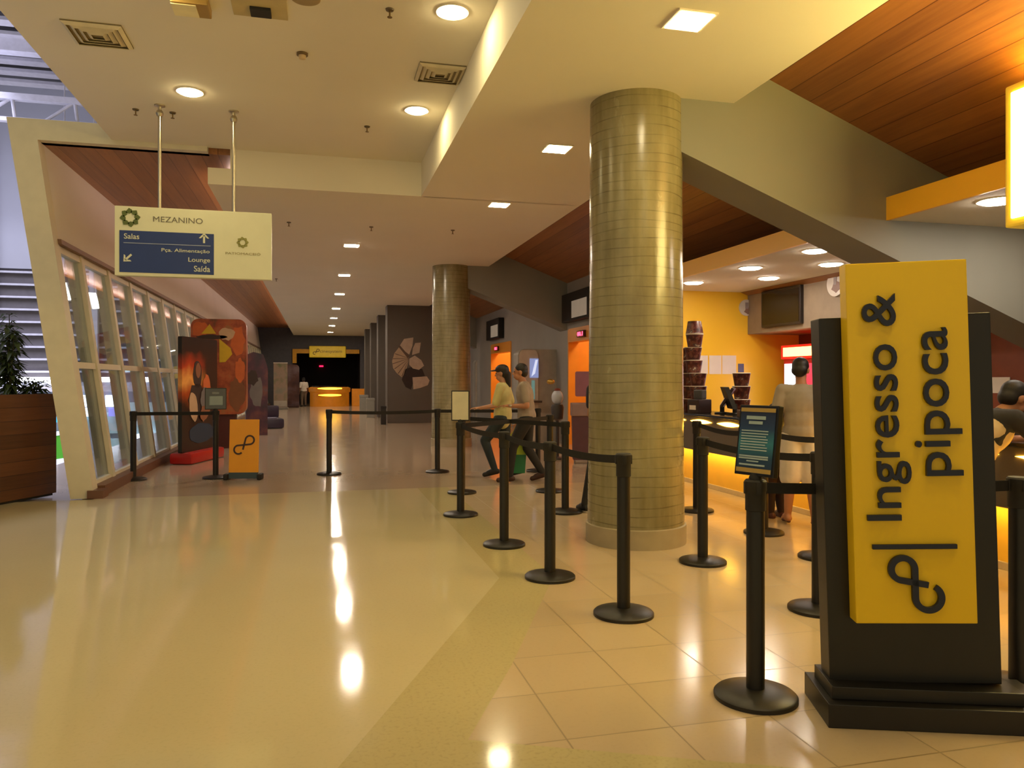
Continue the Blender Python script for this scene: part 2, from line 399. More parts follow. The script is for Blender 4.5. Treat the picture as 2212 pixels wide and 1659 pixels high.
# ------------------------------------------------------------------ LAMPS
trim_mat = M('lamp_trim', '#efe6d0', .5)
def sq_light(label, X, Y, group, s=.125, mat=lamp_warm, z=ZC):
    t = thing('ceiling_light', label, 'ceiling light', (X, Y, z), 0, group)
    b = MB()
    for q in (-1, 1): b.box(-s-.02, s+.02, q*(s+.01)-.01, q*(s+.01)+.01, -.012, .0); b.box(q*(s+.01)-.01, q*(s+.01)+.01, -s, s, -.012, .0)
    b.build('frame', trim_mat, t)
    MB().box(-s, s, -s, s, -.015, .0).build('diffuser', mat, t)
    return t
def rd_light(label, X, Y, z, r, mat, group):
    t = thing('ceiling_light', label, 'ceiling light', (X, Y, z), 0, group)
    MB().lathe([(r, -.002), (r+.025, -.010), (r+.03, 0)], 32).build('ring', trim_mat, t, True)
    MB().lathe([(r*.9, -.024), (r, -.018), (r, 0)], 32).build('diffuser', mat, t)
    return t
G1 = 'square downlights beside the columns'
for Y, lb in ((4.83, 'square ceiling downlight nearest the wood ceiling, before the front column'), (7.86, 'square ceiling downlight just left of the front column top'), (10.58, 'smaller-looking square ceiling downlight further along, left of the front column')):
    sq_light(lb, 2.49, Y, G1)
for Y in (1.9,): sq_light('square ceiling downlight above the entrance area', 2.49, Y, G1)
G2 = 'square downlights down the corridor'
for k, Y in enumerate((14.46, 18.6, 22.75, 27.4, 31.7, 36.2, 41.2)):
    sq_light('square corridor downlight, %s along the row' % ('nearest', 'second', 'third', 'fourth', 'fifth', 'sixth', 'farthest')[k], .59, Y, G2, .125, lamp_hall)
G3 = 'round downlights in the raised ceiling'
for X, Y, lb in ((1.04, 6.06, 'round downlight high beside the bright ceiling step, nearest'), (1.04, 8.37, 'round downlight beside the bright ceiling step, farther one'), (-1.28, 8.40, 'round downlight above the hanging direction sign'),
                 (-1.28, 6.06, 'round downlight in the raised ceiling behind the viewer'), (1.04, 3.7, 'round downlight overhead beside the ceiling step'), (-1.28, 3.7, 'round downlight overhead on the left'), (1.04, 1.4, 'round downlight overhead at the entrance')):
    rd_light(lb, X, Y, ZT, .105, lamp_tray, G3)
G4 = 'downlights in the snack bar canopy'
for X, Y, lb in ((5.69, 10.9, 'canopy downlight close beside the column edge'), (5.69, 9.27, 'canopy downlight second from the column along the orange edge'), (5.68, 7.85, 'canopy downlight highest, under the raking beam'),
                 (6.52, 10.13, 'canopy downlight in the back row over the papers'), (6.53, 8.71, 'canopy downlight in the back row beside the totem top'), (5.59, 5.28, 'canopy downlight beside the white lit box'), (6.5, 5.3, 'canopy downlight behind the white lit box'), (5.6, 3.6, 'canopy downlight out by the counter end')):
    rd_light(lb, X, Y, 2.98, .13, lamp_snack, G4)
def area(name, loc, size, energy, col, rot=(0, 0, 0), sy=None, spread=None):
    l = bpy.data.lights.new(name, 'AREA'); l.energy = energy; l.color = col[:3]; l.size = size
    if sy: l.shape = 'RECTANGLE'; l.size_y = sy
    if spread: l.spread = spread
    o = bpy.data.objects.new(name, l); COL.objects.link(o); o.location = loc; o.rotation_euler = rot; return o
# hidden strip lamps of the place: under the counter lip, in the ticket openings, in the wood cove; the atrium ones are added fill
area('counter_strip_lamp', (5.0, 8.0, .49), .06, 24, hexc('#ffcf70'), (0, math.radians(-25), 0), 8.0)
for a, b in OPEN: area('ticket_window_lamp', (XW+.8, (a+b)/2, 3.05), .5, 40, hexc('#ffdcae'), (0, 0, 0), 2.0)
for y in (14, 19, 24, 29, 34, 39): area('cove_lamp', (-1.2, y, 4.2), .1, 24, hexc('#ffdccc'), (0, math.radians(140), 0), 5.2)
area('atrium_up_fill', (-12, 19, 7.0), 5, 1000, hexc('#dcdcf6'), (PI, 0, 0), 12)  # added fill that brightens the roof slats from below
area('atrium_up_fill.001', (-12, 32, 8), 5, 260, hexc('#dcdcf6'), (math.radians(150), 0, 0), 5)  # added fill aimed up at the atrium end wall
area('atrium_down_fill', (-12, 15, 10.4), 6, 2300, hexc('#dedef4'), (0, 0, 0), 14, math.radians(95))  # added overhead fill for the atrium, outside the view
area('atrium_down_fill.001', (-12, 28, 10.4), 6, 3000, hexc('#dedef4'), (0, 0, 0), 10, math.radians(120))  # second added overhead fill, towards the atrium end

# ------------------------------------------------------------------ CEILING FITTINGS
def sprinkler(x, y, label):
    p = on_z(x, y, ZT); t = thing('sprinkler', label, 'sprinkler', p, 0, 'sprinklers in the raised ceiling')
    MB().lathe([(.035, 0), (.03, -.012), (.012, -.014)], 20).build('escutcheon', M('sprinkler_plate', '#5c4c30', .4), t, True)
    b = MB(); b.cyl((0, 0, -.06), .007, .05, 10); b.lathe([(.02, -.062), (.02, -.066)], 16); b.build('nozzle', M('sprinkler_brass', '#7a6238', .35, .8), t, True)
sprinkler(842, 20, 'brass ceiling sprinkler near the top of the picture, left of the bright downlight')
sprinkler(793, 273, 'brass ceiling sprinkler left of the far tray downlight')
sprinkler(373, 243, 'brass ceiling sprinkler between the two hanging sign poles')
sprinkler(293, 236, 'faint ceiling sprinkler left of the sign poles')
p = on_z(653, 115, ZT); t = thing('smoke_detector', 'small round smoke detector on the raised ceiling', 'smoke detector', p)
MB().lathe([(.05, 0), (.05, -.02), (.035, -.022)], 24).build('base', M('detector_brown', '#6e5a3a', .5), t, True); MB().lathe([(.034, -.02), (.03, -.05), (.012, -.056)], 24).build('head', M('detector_cream', '#c9b28a', .5), t, True)
for k, (x, y) in enumerate(((802, 490), (624, 480), (978, 497), (597, 602))):
    p = on_z(x, y, ZC); t = thing('sprinkler', 'brass sprinkler on the low corridor ceiling, %s' % ('left of the third square light', 'right of the hanging sign', 'before the second column', 'just past the sign corner')[k], 'sprinkler', p, 0, 'sprinklers in the low ceiling')
    MB().lathe([(.035, 0), (.03, -.012), (.012, -.014)], 20).build('escutcheon', MATS['sprinkler_plate'], t, True); b = MB(); b.cyl((0, 0, -.06), .007, .05, 10); b.lathe([(.02, -.062), (.02, -.066)], 16); b.build('nozzle', MATS['sprinkler_brass'], t, True)
def diffuser(X, Y, s, label):
    t = thing('air_diffuser', label, 'air vent', (X, Y, ZT), 0, 'square air diffusers')
    MB().box(-s, s, -s, s, -.012, .0).build('backing', M('vent_shadow', '#8f8060', .8), t)
    for k in range(4):
        a = s*(1-.22*k); b = MB(); w = .22*s*.62
        for q in (-1, 1):
            b.prism([(-a, q*a, -.014), (a, q*a, -.014), (a-w, q*(a-w), -.034), (-a+w, q*(a-w), -.034)], (0, 0, .006))
            b.prism([(q*a, -a, -.014), (q*a, a, -.014), (q*(a-w), a-w, -.034), (q*(a-w), -a+w, -.034)], (0, 0, .006))
        b.build('vane', M('vent_paint', '#d2c5a4', .6), t)
pd = on_z(950, 157, ZT); diffuser(pd.x, pd.y, .22, 'square ceiling air vent between the two bright tray downlights')
pd = on_z(212, 73, ZT); diffuser(pd.x, pd.y, .23, 'square ceiling air vent at the upper left')
pd = on_z(560, 8, ZT)
t = thing('access_hatch', 'square ceiling hatch with a small dark grille', 'hatch', (pd.x, pd.y, ZT)); MB().box(-.21, .21, -.21, .21, -.015, 0, .004).build('lid', M('hatch_paint', '#c0ae7c', .7), t); MB().box(-.075, .085, .02, .16, -.04, -.012, .006).build('grille', black_matt, t)
pd = on_z(412, 2, ZT)
t = thing('wall_washer', 'boxy brass-coloured ceiling spotlight at the picture top', 'spotlight', (pd.x, pd.y, ZT)); MB().box(-.13, .14, -.12, .12, -.075, 0, .01).build('housing', M('brass_housing', '#a88748', .4, .3), t); MB().box(-.13, .05, -.10, .10, -.082, -.074).build('lens', M('milky_lens', '#efe2b0', .4), t)
pd = on_z(660, -6, ZT)
t = thing('ceiling_speaker', 'round flush ceiling speaker cut by the picture top', 'speaker', (pd.x, pd.y, ZT)); MB().lathe([(.115, 0), (.112, -.014), (.1, -.018)], 36).build('rim', M('speaker_rim', '#a08a5c', .5), t, True); MB().lathe([(.1, -.012), (.1, -.016)], 36).build('grille', M('speaker_cloth', '#8a7650', .7, nscale=150, var=.2), t)

# ------------------------------------------------------------------ HANGING DIRECTION SIGN
YS = 8.9
a, b_ = on_y(250, 448, YS), on_y(587, 605, YS)
sx0, sx1, sz0, sz1 = a.x, b_.x, 2.56, 3.297
sg = thing('hanging_sign', 'cream and blue direction sign hanging from two ceiling poles', 'sign', ((sx0+sx1)/2, YS, ZT))
def SU(x, y): p = on_y(x, y, YS-.05); return p.x-(sx0+sx1)/2, p.z-ZT
w2 = (sx1-sx0)/2
MB().box(-w2, w2, -.05, .05, sz0-ZT, sz1-ZT, .006).build('panel', M('sign_cream', '#d6d6bc', .45, var=.02), sg)
for px_ in (345, 505):
    q = on_z(px_, 230, ZT).x-(sx0+sx1)/2 if False else (on_y(px_, 300, YS).x-(sx0+sx1)/2)
    pl = MB().cyl((q, 0, sz1-ZT-.01), .018, ZT-sz1+.01, 16).build('pole', steel, sg, True)
    MB().lathe([(.028, -.12), (.04, -.09), (.03, -.06), (.018, -.05), (.018, -.02), (.055, -.012), (.055, 0)], 20, (q, 0, 0)).build('ceiling_fitting', steel, pl, True)
navy = M('sign_navy', '#1c3474', .4, var=.03); signtext = M('sign_pale_text', '#cfd2c0', .5); green_leaf = M('leaf_green', '#54612c', .5); green_pale = M('leaf_green_pale', '#8b8a4a', .5); grey_text = M('sign_grey_text', '#6f6a5c', .5)
u0, vt = SU(258, 497); u1, vb = SU(462, 594)
MB().box(u0, u1, -.054, -.049, vb, vt).build('blue_panel', navy, sg)
def rosette(cx, cy, R, mat, name):
    b = MB()
    for k in range(8):
        an = 2*PI*k/8+.2; ca, sa = math.cos(an), math.sin(an)
        pts = []
        for (r, o) in ((.42, -.06), (.52, -.30), (.80, -.36), (1.04, -.10), (.86, .12), (.74, .26), (.55, .30)):
            pts.append((cx+R*(r*ca-o*sa), -.051, cy+R*(r*sa+o*ca)))
        b.prism(pts, (0, -.004, 0))
    b.build(name, mat, sg)
c = SU(281, 470); rosette(c[0], c[1], .098, green_leaf, 'leaf_emblem'); c = SU(524, 524); rosette(c[0], c[1], .062, green_pale, 'small_leaf_emblem')
def ST(body, x0, x1, ya, yb, mat, bold=.0, yy=-.055):
    p0, p1 = SU(x0, ya), SU(x1, yb); pm = (p0[1]+p1[1])/2
    lettering('lettering', body, mat, sg, p0[0], p1[0], min(p0[1], p1[1]), max(p0[1], p1[1]), yy, .004, False, bold)
ST('MEZANINO', 331, 438, 467, 484, grey_text, .0, -.051); ST('Salas', 268, 301, 504, 517, signtext, .008); ST('Pça. Alimentação', 349, 453, 536, 549, signtext, .006)
ST('Lounge', 407, 454, 556, 570, signtext, .01); ST('Saída', 419, 454, 574, 588, signtext, .01); ST('PATIOMACEIÓ', 487, 563, 543, 552, M('sign_faint_text', '#9a9064', .5), 0, -.051)
pa, pb = SU(267, 525), SU(455, 531); MB().box(pa[0], pb[0], -.057, -.053, (pa[1]+pb[1])/2-.004, (pa[1]+pb[1])/2+.004).build('rule', M('sign_rule', '#8d97b5', .5), sg)
def arrow(x, y, ang, size):
    c = Vector(SU(x, y)); b = MB(); R = Matrix.Rotation(ang, 2)
    for pts in ([(-.5, .0), (0, .55), (.5, .0), (.32, -.02), (.0, .26), (-.32, -.02)], [(-.1, .3), (.1, .3), (.1, -.5), (-.1, -.5)]):
        q = [c+R @ (Vector(p)*size) for p in pts]; b.prism([(v.x, -.055, v.y) for v in q], (0, -.003, 0))
    b.build('arrow', signtext, sg)
arrow(441, 515, 0, .105); arrow(276, 557, math.radians(135), .105)

# ------------------------------------------------------------------ TOTEM
pc = CAM*Vector((1, 1, 0))
tot_ang = -PSI-math.radians(5.7)
ux = Vector((math.cos(tot_ang), math.sin(tot_ang), 0)); uy = Vector((-ux.y, ux.x, 0))
fl_left = Vector((0, 0, 0))+FW*3.193+RT*1.3236
tot = thing('totem_sign', 'tall yellow ticket and popcorn totem on a black plinth', 'totem sign', fl_left, tot_ang)
MB().box(0, .93, 0, .36, 0, .10, .004).build('plinth', black_satin, tot)
MB().box(.03, .80, .05, .31, .10, .155, .004).build('plinth_step', black_satin, tot)
lean = Matrix.Translation((.42, 0, .15)) @ Matrix.Rotation(math.radians(-1.7), 4, 'Y') @ Matrix.Translation((-.42, 0, -.15))
MB().box(.045, .752, .13, .26, .15, 1.735, .006, 0, lean).build('back_board', black_satin, tot)
yp = MB(); PX0, PX1, PZ0, PZ1, PY = .135, .622, .435, 1.955, .045
yp.box(PX0, PX1, PY, .13, PZ0, PZ1, .006, 0, lean); yp = yp.build('yellow_panel', sign_yellow, tot)
up = lambda u: PX0+u*.895
vp = lambda v: PZ0+v
def tot_part(o): o.data.transform(lean); return o
tot_part(lettering('lettering', 'Ingresso &', ink, yp, up(.06), up(.262), vp(.4365), vp(1.387), PY-.012, .016, True, .004))
tot_part(lettering('lettering', 'pipoca', ink, yp, up(.285), up(.492), vp(.62), vp(1.238), PY-.012, .016, True, .004))
r = MB(); r.box(up(.078), up(.455), PY-.02, PY-.004, vp(.316), vp(.336), .003, 0, lean); r.build('divider_bar', ink, yp)
def infinity_logo(name, parent, mat, c1, r1, c2, r2, w, y, dep, gap=.55, xf=None):
    b = ribbon2d(MB(), eight(c1, r1, c2, r2, .92, gap), w, y, dep); me = b.mesh(name)
    if xf is not None: me.transform(xf)
    return link(me, name, mat, parent)
infinity_logo('loop_emblem', yp, ink, (up(.212), vp(.232)), .047, (up(.322), vp(.113)), .052, .025, PY-.004, .016, .42, lean)

# ------------------------------------------------------------------ BELT POSTS
HST = 1.0
def post_mesh():
    base = MB().lathe([(.186, 0), (.186, .018), (.178, .026), (.11, .040), (.055, .048), (.0, .048)], 48).mesh('base', True)
    pole = MB().lathe([(.041, .04), (.041, .86), (.038, .861)], 28).mesh('post', True)
    head = MB(); head.lathe([(.038, .855), (.046, .86), (.046, .945), (.049, .95), (.05, .992), (.043, 1.0), (.0, 1.0)], 28)
    for k in range(4):
        a = PI/2*k; mt = Matrix.Rotation(a, 4, 'Z'); head.box(.036, .052, -.012, .012, .935, .99, .002, 0, mt)
    return base, pole, head.mesh('head', True)
PM = post_mesh()
for me, m in zip(PM, (black_satin, black_satin, black_matt)): me.materials.append(m)
POST = {}
def belt_post(key, x, y, label):
    p = fl(x, y); t = thing('belt_post', label, 'belt barrier post', (p.x, p.y, 0), -PSI, 'black belt barrier posts')
    for me, nm in zip(PM, ('base', 'post', 'head')):
        o = bpy.data.objects.new(nm, me); COL.objects.link(o); o.parent = t
    POST[key] = t; return t
belt_post('A', 1632, 1507, 'black belt post carrying the tilted blue notice, nearest the totem')
belt_post('B', 1347, 1328, 'black belt post standing alone in front of the big column')
belt_post('C', 1188, 1248, 'black belt post on the joint between pale floor band and tiles')
belt_post('D', 1089, 1178, 'black belt post in front of the walking couple')
belt_post('E', 995, 1113, 'black belt post topped by the blank white frame')
belt_post('F', 998, 1065, 'black belt post hidden behind the one with the blank white frame')
belt_post('G', 945, 1020, 'black belt post just in front of the second column')
belt_post('H', 711, 1025, 'black belt post alone in the middle of the corridor mouth')
belt_post('K', 1162, 1018, 'black belt post farthest back, right of the walking couple')
belt_post('L', 1188, 1062, 'black belt post mostly hidden behind another, before the ticket kiosk')
belt_post('M', 1221, 1107, 'black belt post left of the big column with its base beside a sneaker')
belt_post('N', 1518, 1215, 'black belt post right of the big column, nearer of two')
belt_post('O', 1505, 1104, 'black belt post right of the big column, the one behind')
belt_post('P', 1650, 1152, 'black belt post whose base shows behind the blue notice post')
belt_post('R', 1768, 1318, 'black belt post with only its base edge showing left of the totem')
belt_post('Q', 1775, 1205, 'black belt post almost hidden behind the totem, small base edge')
belt_post('S', 2200, 1490, 'black belt post at the right picture edge beside the totem')
belt_post('T', 288, 1037, 'black belt post by the windows, leftmost')
belt_post('U', 466, 1033, 'black belt post with the small framed notice beside the film poster')
def belt(a, b, sag=.03, z=.96, pts=10):
    """webbing from post a to post b, a part of post a"""
    A, B = POST[a], POST[b]; inv = A.matrix_basis.inverted()
    pa, pb = Vector((A.location.x, A.location.y, z)), Vector((B.location.x, B.location.y, z))
    d = (pb-pa).normalized(); pa += d*.046; pb -= d*.046; nn = Vector((-d.y, d.x, 0))*.0015; m = MB()
    P = [pa.lerp(pb, i/pts)-Vector((0, 0, sag*4*(i/pts)*(1-i/pts))) for i in range(pts+1)]
    for i in range(pts):
        q = [P[i]+Vector((0, 0, -.025)), P[i+1]+Vector((0, 0, -.025)), P[i+1]+Vector((0, 0, .025)), P[i]+Vector((0, 0, .025))]
        m.prism([inv @ (v-nn) for v in q], (inv.to_3x3() @ nn)*2)
    m.build('belt', belt_mat, A)
for a, b, s in (('B', 'C', .02), ('C', 'D', .02), ('D', 'E', .02), ('E', 'L', .0), ('F', 'M', .0), ('H', 'G', .02), ('G', 'K', .0), ('T', 'U', .0), ('O', 'P', .05), ('N', 'R', .03), ('P', 'Q', .02), ('A', 'S', .01)):
    belt(a, b, s)
# the notices that stand on posts
def notice(post, name, label, w, h, tilt, rz, facem, group=None, dep=.02):
    P = POST[post]; t = thing(name, label, 'notice frame', (P.location.x, P.location.y, HST), rz, group)
    mt = Matrix.Translation((0, 0, .015)) @ Matrix.Rotation(tilt, 4, 'X'); f = MB()
    f.box(-w/2, w/2, -dep/2, dep/2, 0, h, .004, 0, mt); f.build('frame', black_satin, t)
    MB().lathe([(.03, 0), (.03, .01), (.02, .03)], 16).build('socket', black_matt, t, True)
    fc = MB().box(-w/2+.012, w/2-.012, -dep/2-.003, -dep/2+.001, .012, h-.012, 0, 0, mt).build('sheet', facem, t)
    return t, mt, fc
# blue notice: plain ground, printed teal middle
bn = NT('blue_notice_print'); v = bn.coord(); sx = bn.n('ShaderNodeSeparateXYZ'); bn.l(v, sx.inputs[0])
zz = bn.math('DIVIDE', sx.outputs[2], .33)
bn.l(bn.ramp(zz, [(.05, hexc('#2b3350')), (.30, hexc('#2b4a60')), (.5, hexc('#3f8590')), (.7, hexc('#2e4566')), (.95, hexc('#2a2f48'))]), bn.b.inputs['Base Color']); bn.b.inputs['Roughness'].default_value = .35
toward = lambda o: math.atan2(o.location.y, o.location.x)-PI/2
A = POST['A']
nt, mt, fc = notice('A', 'notice_frame', 'blue printed notice in a black frame tilted on the nearest post', .215, .325, math.radians(-8), toward(A)-math.radians(38), bn.m, 'notices on posts', .035)
gold = M('notice_gold', '#b99a50', .4); pale = M('notice_pale_print', '#a9bcbc', .5)
for z0, z1 in ((.014, .034), (.293, .311)): MB().box(-.095, .095, -.023, -.019, z0, z1, 0, 0, mt).build('gold_stripe', gold, fc)
pr = MB()
for (z, a, b, hh) in ((.258, -.06, .045, .016), (.236, -.045, .03, .014), (.075, -.085, .075, .007), (.085, -.085, .075, .007), (.063, -.04, .025, .006), (.045, -.08, .06, .008)):
    pr.box(a, b, -.0235, -.019, z, z+hh, 0, 0, mt)
for k in range(8): pr.box(-.082, .065-.01*(k % 3 == 2), -.0235, -.019, .115+k*.0125, .1205+k*.0125, 0, 0, mt)
pr.build('print_lines', pale, fc)
E = POST['E']
notice('E', 'notice_frame', 'blank white sheet in a dark frame on a post before the second column', .2, .325, 0, toward(E)-math.radians(12), M('blank_sheet', '#d8cfae', .6), 'notices on posts', .03)
U = POST['U']
nt, mt, fc = notice('U', 'notice_frame', 'grey printed notice in a dark frame before the film poster', .30, .32, math.radians(-6), toward(U), M('grey_notice', '#55595c', .5), 'notices on posts')
MB().box(-.09, .1, -.016, -.01, .06, .2, .01, 0, mt).build('print_block', M('grey_notice_print', '#8d9a98', .5), fc); MB().box(-.05, .05, -.016, -.01, .225, .26, .008, 0, mt).build('print_heading', M('grey_notice_head', '#7b7f80', .5), fc)

# ------------------------------------------------------------------ LEFT SIDE: planter, easel sign, standees
c1, c2 = fl(0, 1092), fl(122, 1069); d = (c2-c1); d.z = 0; L = 3.2; dn = d.normalized(); ang = math.atan2(dn.y, dn.x)
pl = thing('planter', 'long dark wooden planter box at the atrium edge', 'planter', c2-dn*L, ang)
pb = MB(); pb.box(0, L, 0, .09, .03, 1.28, .004); pb.box(0, L, .75, .84, .03, 1.28, .004); pb.box(0, .09, .09, .75, .03, 1.28); pb.box(L-.09, L, .09, .75, .03, 1.28)
pb.build('box', wood_panel, pl); MB().box(.03, L-.03, .03, .81, 0, .04).build('toe_kick', black_matt, pl); MB().box(.08, L-.08, .08, .76, 1.0, 1.2).build('soil', M('dark_soil', '#2a1c10', .95, var=.3, nscale=25), pl)
def plant(label, along, across, h, n, seed):
    rnd = random.Random(seed); base = pl.matrix_basis @ Vector((along, across, 1.2))
    t = thing('potted_shrub', label, 'plant', base, rnd.random()*6, 'plants in the wooden planter')
    st = MB(); lf = MB()
    for s in range(5):
        a = rnd.random()*2*PI; lean = .05+.12*rnd.random(); hh = h*(.65+.35*rnd.random())
        P = [Vector((math.cos(a)*lean*(k/6)**1.5*hh*2, math.sin(a)*lean*(k/6)**1.5*hh*2, hh*k/6-.02)) for k in range(7)]
        st.tube(P, [.014-.0015*k for k in range(7)], 6)
        for k in range(n//5):
            f = .12+.88*rnd.random(); i = min(5, int(f*6)); p = P[i].lerp(P[i+1], f*6-i)
            az = rnd.random()*2*PI; ln = .10+.13*rnd.random(); up_ = -.5+1.1*rnd.random()
            dr = Vector((math.cos(az), math.sin(az), up_)).normalized(); sd = dr.cross(Vector((0, 0, 1))).normalized()*ln*.17
            m = p+dr*ln*.5; e = p+dr*ln+Vector((0, 0, -ln*.35)); up2 = Vector((0, 0, ln*.05))
            lf._faces([p, m-sd+up2, e, m+sd+up2, m-up2*.2], [(0, 1, 4), (1, 2, 4), (2, 3, 4), (3, 0, 4)])
    st.build('stem', M('shrub_stem', '#3c3a20', .8), t, True); lf.build('foliage', M('shrub_leaf', '#33421f', .55, var=.3, nscale=12), t)
    return t
plant('dense upright green shrub at the planter end beside the white frame', L-.24, .45, 1.12, 420, 3)
plant('lower leafy shrub in the planter at the left picture edge', L-1.05, .4, .45, 160, 5)
plant('trailing low plant at the far corner of the planter', L-.14, .2, .30, 70, 8)
# yellow easel sign with the loop emblem
p = fl(526, 1036)
es = thing('floor_sign', 'small yellow floor sign with a loop emblem beside the film poster', 'floor sign', (p.x, p.y, 0), -PSI+.05)
lb = Matrix.Rotation(math.radians(-4), 4, 'X')
pnl = MB().box(-.21, .21, -.02, .02, .10, .875, .006, 0, lb).build('panel', M('easel_orange', '#eda013', .4, var=.02), es)
MB().box(-.21, .21, -.022, .02, .015, .105, .004, 0, lb).build('blue_foot_strip', M('foot_strip', '#3a4a52', .5), es)
for s in (-1, 1): MB().box(s*.21-.03*(1-s)-.0, s*.21+.03*(1+s), -.09, .09, 0, .09, .02).build('foot', black_matt, es)
MB().box(-.19, .19, .04, .07, .02, .7, .004).build('rear_stay', black_matt, es)
infinity_logo('loop_emblem', pnl, M('emblem_brown', '#3d2418', .5), (.085, .575), .062, (-.075, .435), .062, .024, -.021, .006, .5, lb)
# film poster standee: thick printed board, generic shapes only
def rounded(w, h, r, n=6, corners=(1, 1, 1, 1)):
    out = []
    for (cx, cz, a0, on) in ((w-r, r, -PI/2, corners[0]), (w-r, h-r, 0, corners[1]), (r, h-r, PI/2, corners[2]), (r, r, PI, corners[3])):
        if on: out += [(cx+r*math.cos(a0+PI/2*k/n), cz+r*math.sin(a0+PI/2*k/n)) for k in range(n+1)]
        else: out.append((w if cx > w/2 else 0, h if cz > h/2 else 0))
    return out
def blob(par, name, cx, cz, rx, rz, mat, y, n=20, rot=0., jag=0., seed=0):
    rn = random.Random(seed); pts = []
    for k in range(n):
        a = 2*PI*k/n; rr = 1+jag*(rn.random()-.5); x, z = rx*rr*math.cos(a), rz*rr*math.sin(a)
        pts.append((cx+x*math.cos(rot)-z*math.sin(rot), y, cz+x*math.sin(rot)+z*math.cos(rot)))
    return MB().prism(pts, (0, -.004, 0)).build(name, mat, par)
pa = Vector((-2.26, 14.0, 0)); pb_ = Vector((-1.86, 15.35, 0)); d = pb_-pa; ang = math.atan2(d.y, d.x); W = d.length
ps = thing('film_standee', 'dark fiery film poster standee with a red base by the windows', 'standee', pa, ang)
fire = NT('fiery_poster_print'); v = fire.coord((1, 1, 1)); sx = fire.n('ShaderNodeSeparateXYZ'); fire.l(v, sx.inputs[0])
nz = fire.noise(v, 2.5, 4)
hgt = fire.math('ADD', fire.math('DIVIDE', sx.outputs[2], 2.2), fire.math('MULTIPLY', fire.math('SUBTRACT', nz, .5), .25))
left = fire.math('ADD', fire.math('DIVIDE', sx.outputs[0], W), fire.math('MULTIPLY', fire.math('SUBTRACT', nz, .5), .3))
cfire = fire.ramp(hgt, [(.0, hexc('#161212')), (.46, hexc('#1b1311')), (.56, hexc('#b04a16')), (.66, hexc('#f2ae58')), (.76, hexc('#b53a1a')), (.88, hexc('#1d1211'))])
fire.l(fire.mix(fire.ramp(left, [(.35, (0, 0, 0, 1)), (.7, (1, 1, 1, 1))]), cfire, hexc('#1f1716')), fire.b.inputs['Base Color']); fire.b.inputs['Roughness'].default_value = .35
bd = MB().prism([(x, 0, .2+z) for x, z in rounded(W, 2.0, .03)], (0, .07, 0)).build('board', fire.m, ps)
MB().box(.02, W-.02, -.16, .24, 0, .2, .06).build('red_base', red_gloss, ps, True)
skinp = M('print_skin_tone', '#8a5636', .6); printdk = M('print_dark', '#33211c', .6); printlt = M('print_light', '#c2a07c', .6); printgr = M('print_grey', '#6d6664', .6); printor = M('print_orange', '#c2602c', .6); printbl = M('print_dark_blue', '#27364a', .6)
for args in (('figure_shape', .58, 1.55, .17, .24, printdk, 0., 20, 0, .1, 1), ('figure_shape', .6, 1.62, .1, .13, skinp, -.005, 20, 0, .1, 2), ('figure_shape', .55, 1.1, .3, .3, printdk, 0., 20, 0, .2, 3), ('figure_shape', .42, .98, .16, .26, printlt, -.005, 20, .2, .15, 4),
             ('figure_shape', .95, 1.32, .14, .22, printor, -.005, 20, .2, .3, 5), ('figure_shape', .85, 1.12, .16, .2, printgr, -.01, 20, -.3, .3, 6), ('figure_shape', 1.15, 1.15, .13, .18, printdk, -.014, 20, 0, .2, 7), ('figure_shape', .85, .86, .2, .14, skinp, -.014, 20, .4, .3, 8), ('lower_print', .75, .5, .5, .18, printbl, -.002, 20, 0, .12, 9)):
    blob(bd, *args)
# big orange arch standee behind
p0 = on_y(412, 960, 17.2); p1 = on_y(532, 960, 17.2)
Wb = p1.x-p0.x
og = thing('film_standee', 'tall rust-red arch standee with yellow triangles behind the fiery poster', 'standee', (p0.x, 17.2, 0), 0)
rust = NT('rust_print'); v = rust.coord(); rust.l(rust.ramp(rust.noise(v, 3.4, 4, .6), [(.3, hexc('#5b3a22')), (.45, hexc('#8d3d22')), (.58, hexc('#a8552f')), (.75, hexc('#8d6c3e'))]), rust.b.inputs['Base Color']); rust.b.inputs['Roughness'].default_value = .4
bd = MB().prism([(x, 0, .72+z) for x, z in rounded(Wb, 2.02, .16)], (0, .35, 0)).build('board', rust.m, og)
MB().prism([(x, .05, z) for x, z in rounded(Wb*.8, .8, .02)], (0, .3, 0)).build('lower_panel', M('dark_red_print', '#4c1a16', .5), og)
tri = M('print_yellow', '#c9a51c', .5)
def pt(x, y): q = on_y(x, y, 17.2); return (q.x-p0.x, -.006, q.z)
MB().prism([pt(435, 721), pt(467, 721), pt(453, 700)], (0, -.01, 0)).build('yellow_triangle', tri, bd)
MB().prism([pt(474, 783), pt(487, 782), pt(502, 765), pt(498, 752), pt(474, 732)], (0, -.01, 0)).build('yellow_triangle', tri, bd)
for k, (x, y, rx, rz, mt_) in enumerate(((420, 712, .16, .16, printor), (490, 722, .17, .13, printlt), (515, 735, .14, .3, printor), (455, 728, .3, .05, printdk), (512, 850, .16, .35, M('print_brown', '#7a4a2c', .6)), (520, 800, .1, .25, printor))):
    q = pt(x, y); blob(bd, 'figure_shape', min(max(q[0], rx+.03), Wb-rx-.03), q[2], rx, rz, mt_, -.002-.004*(k % 2), 18, 0, .3, 20+k)
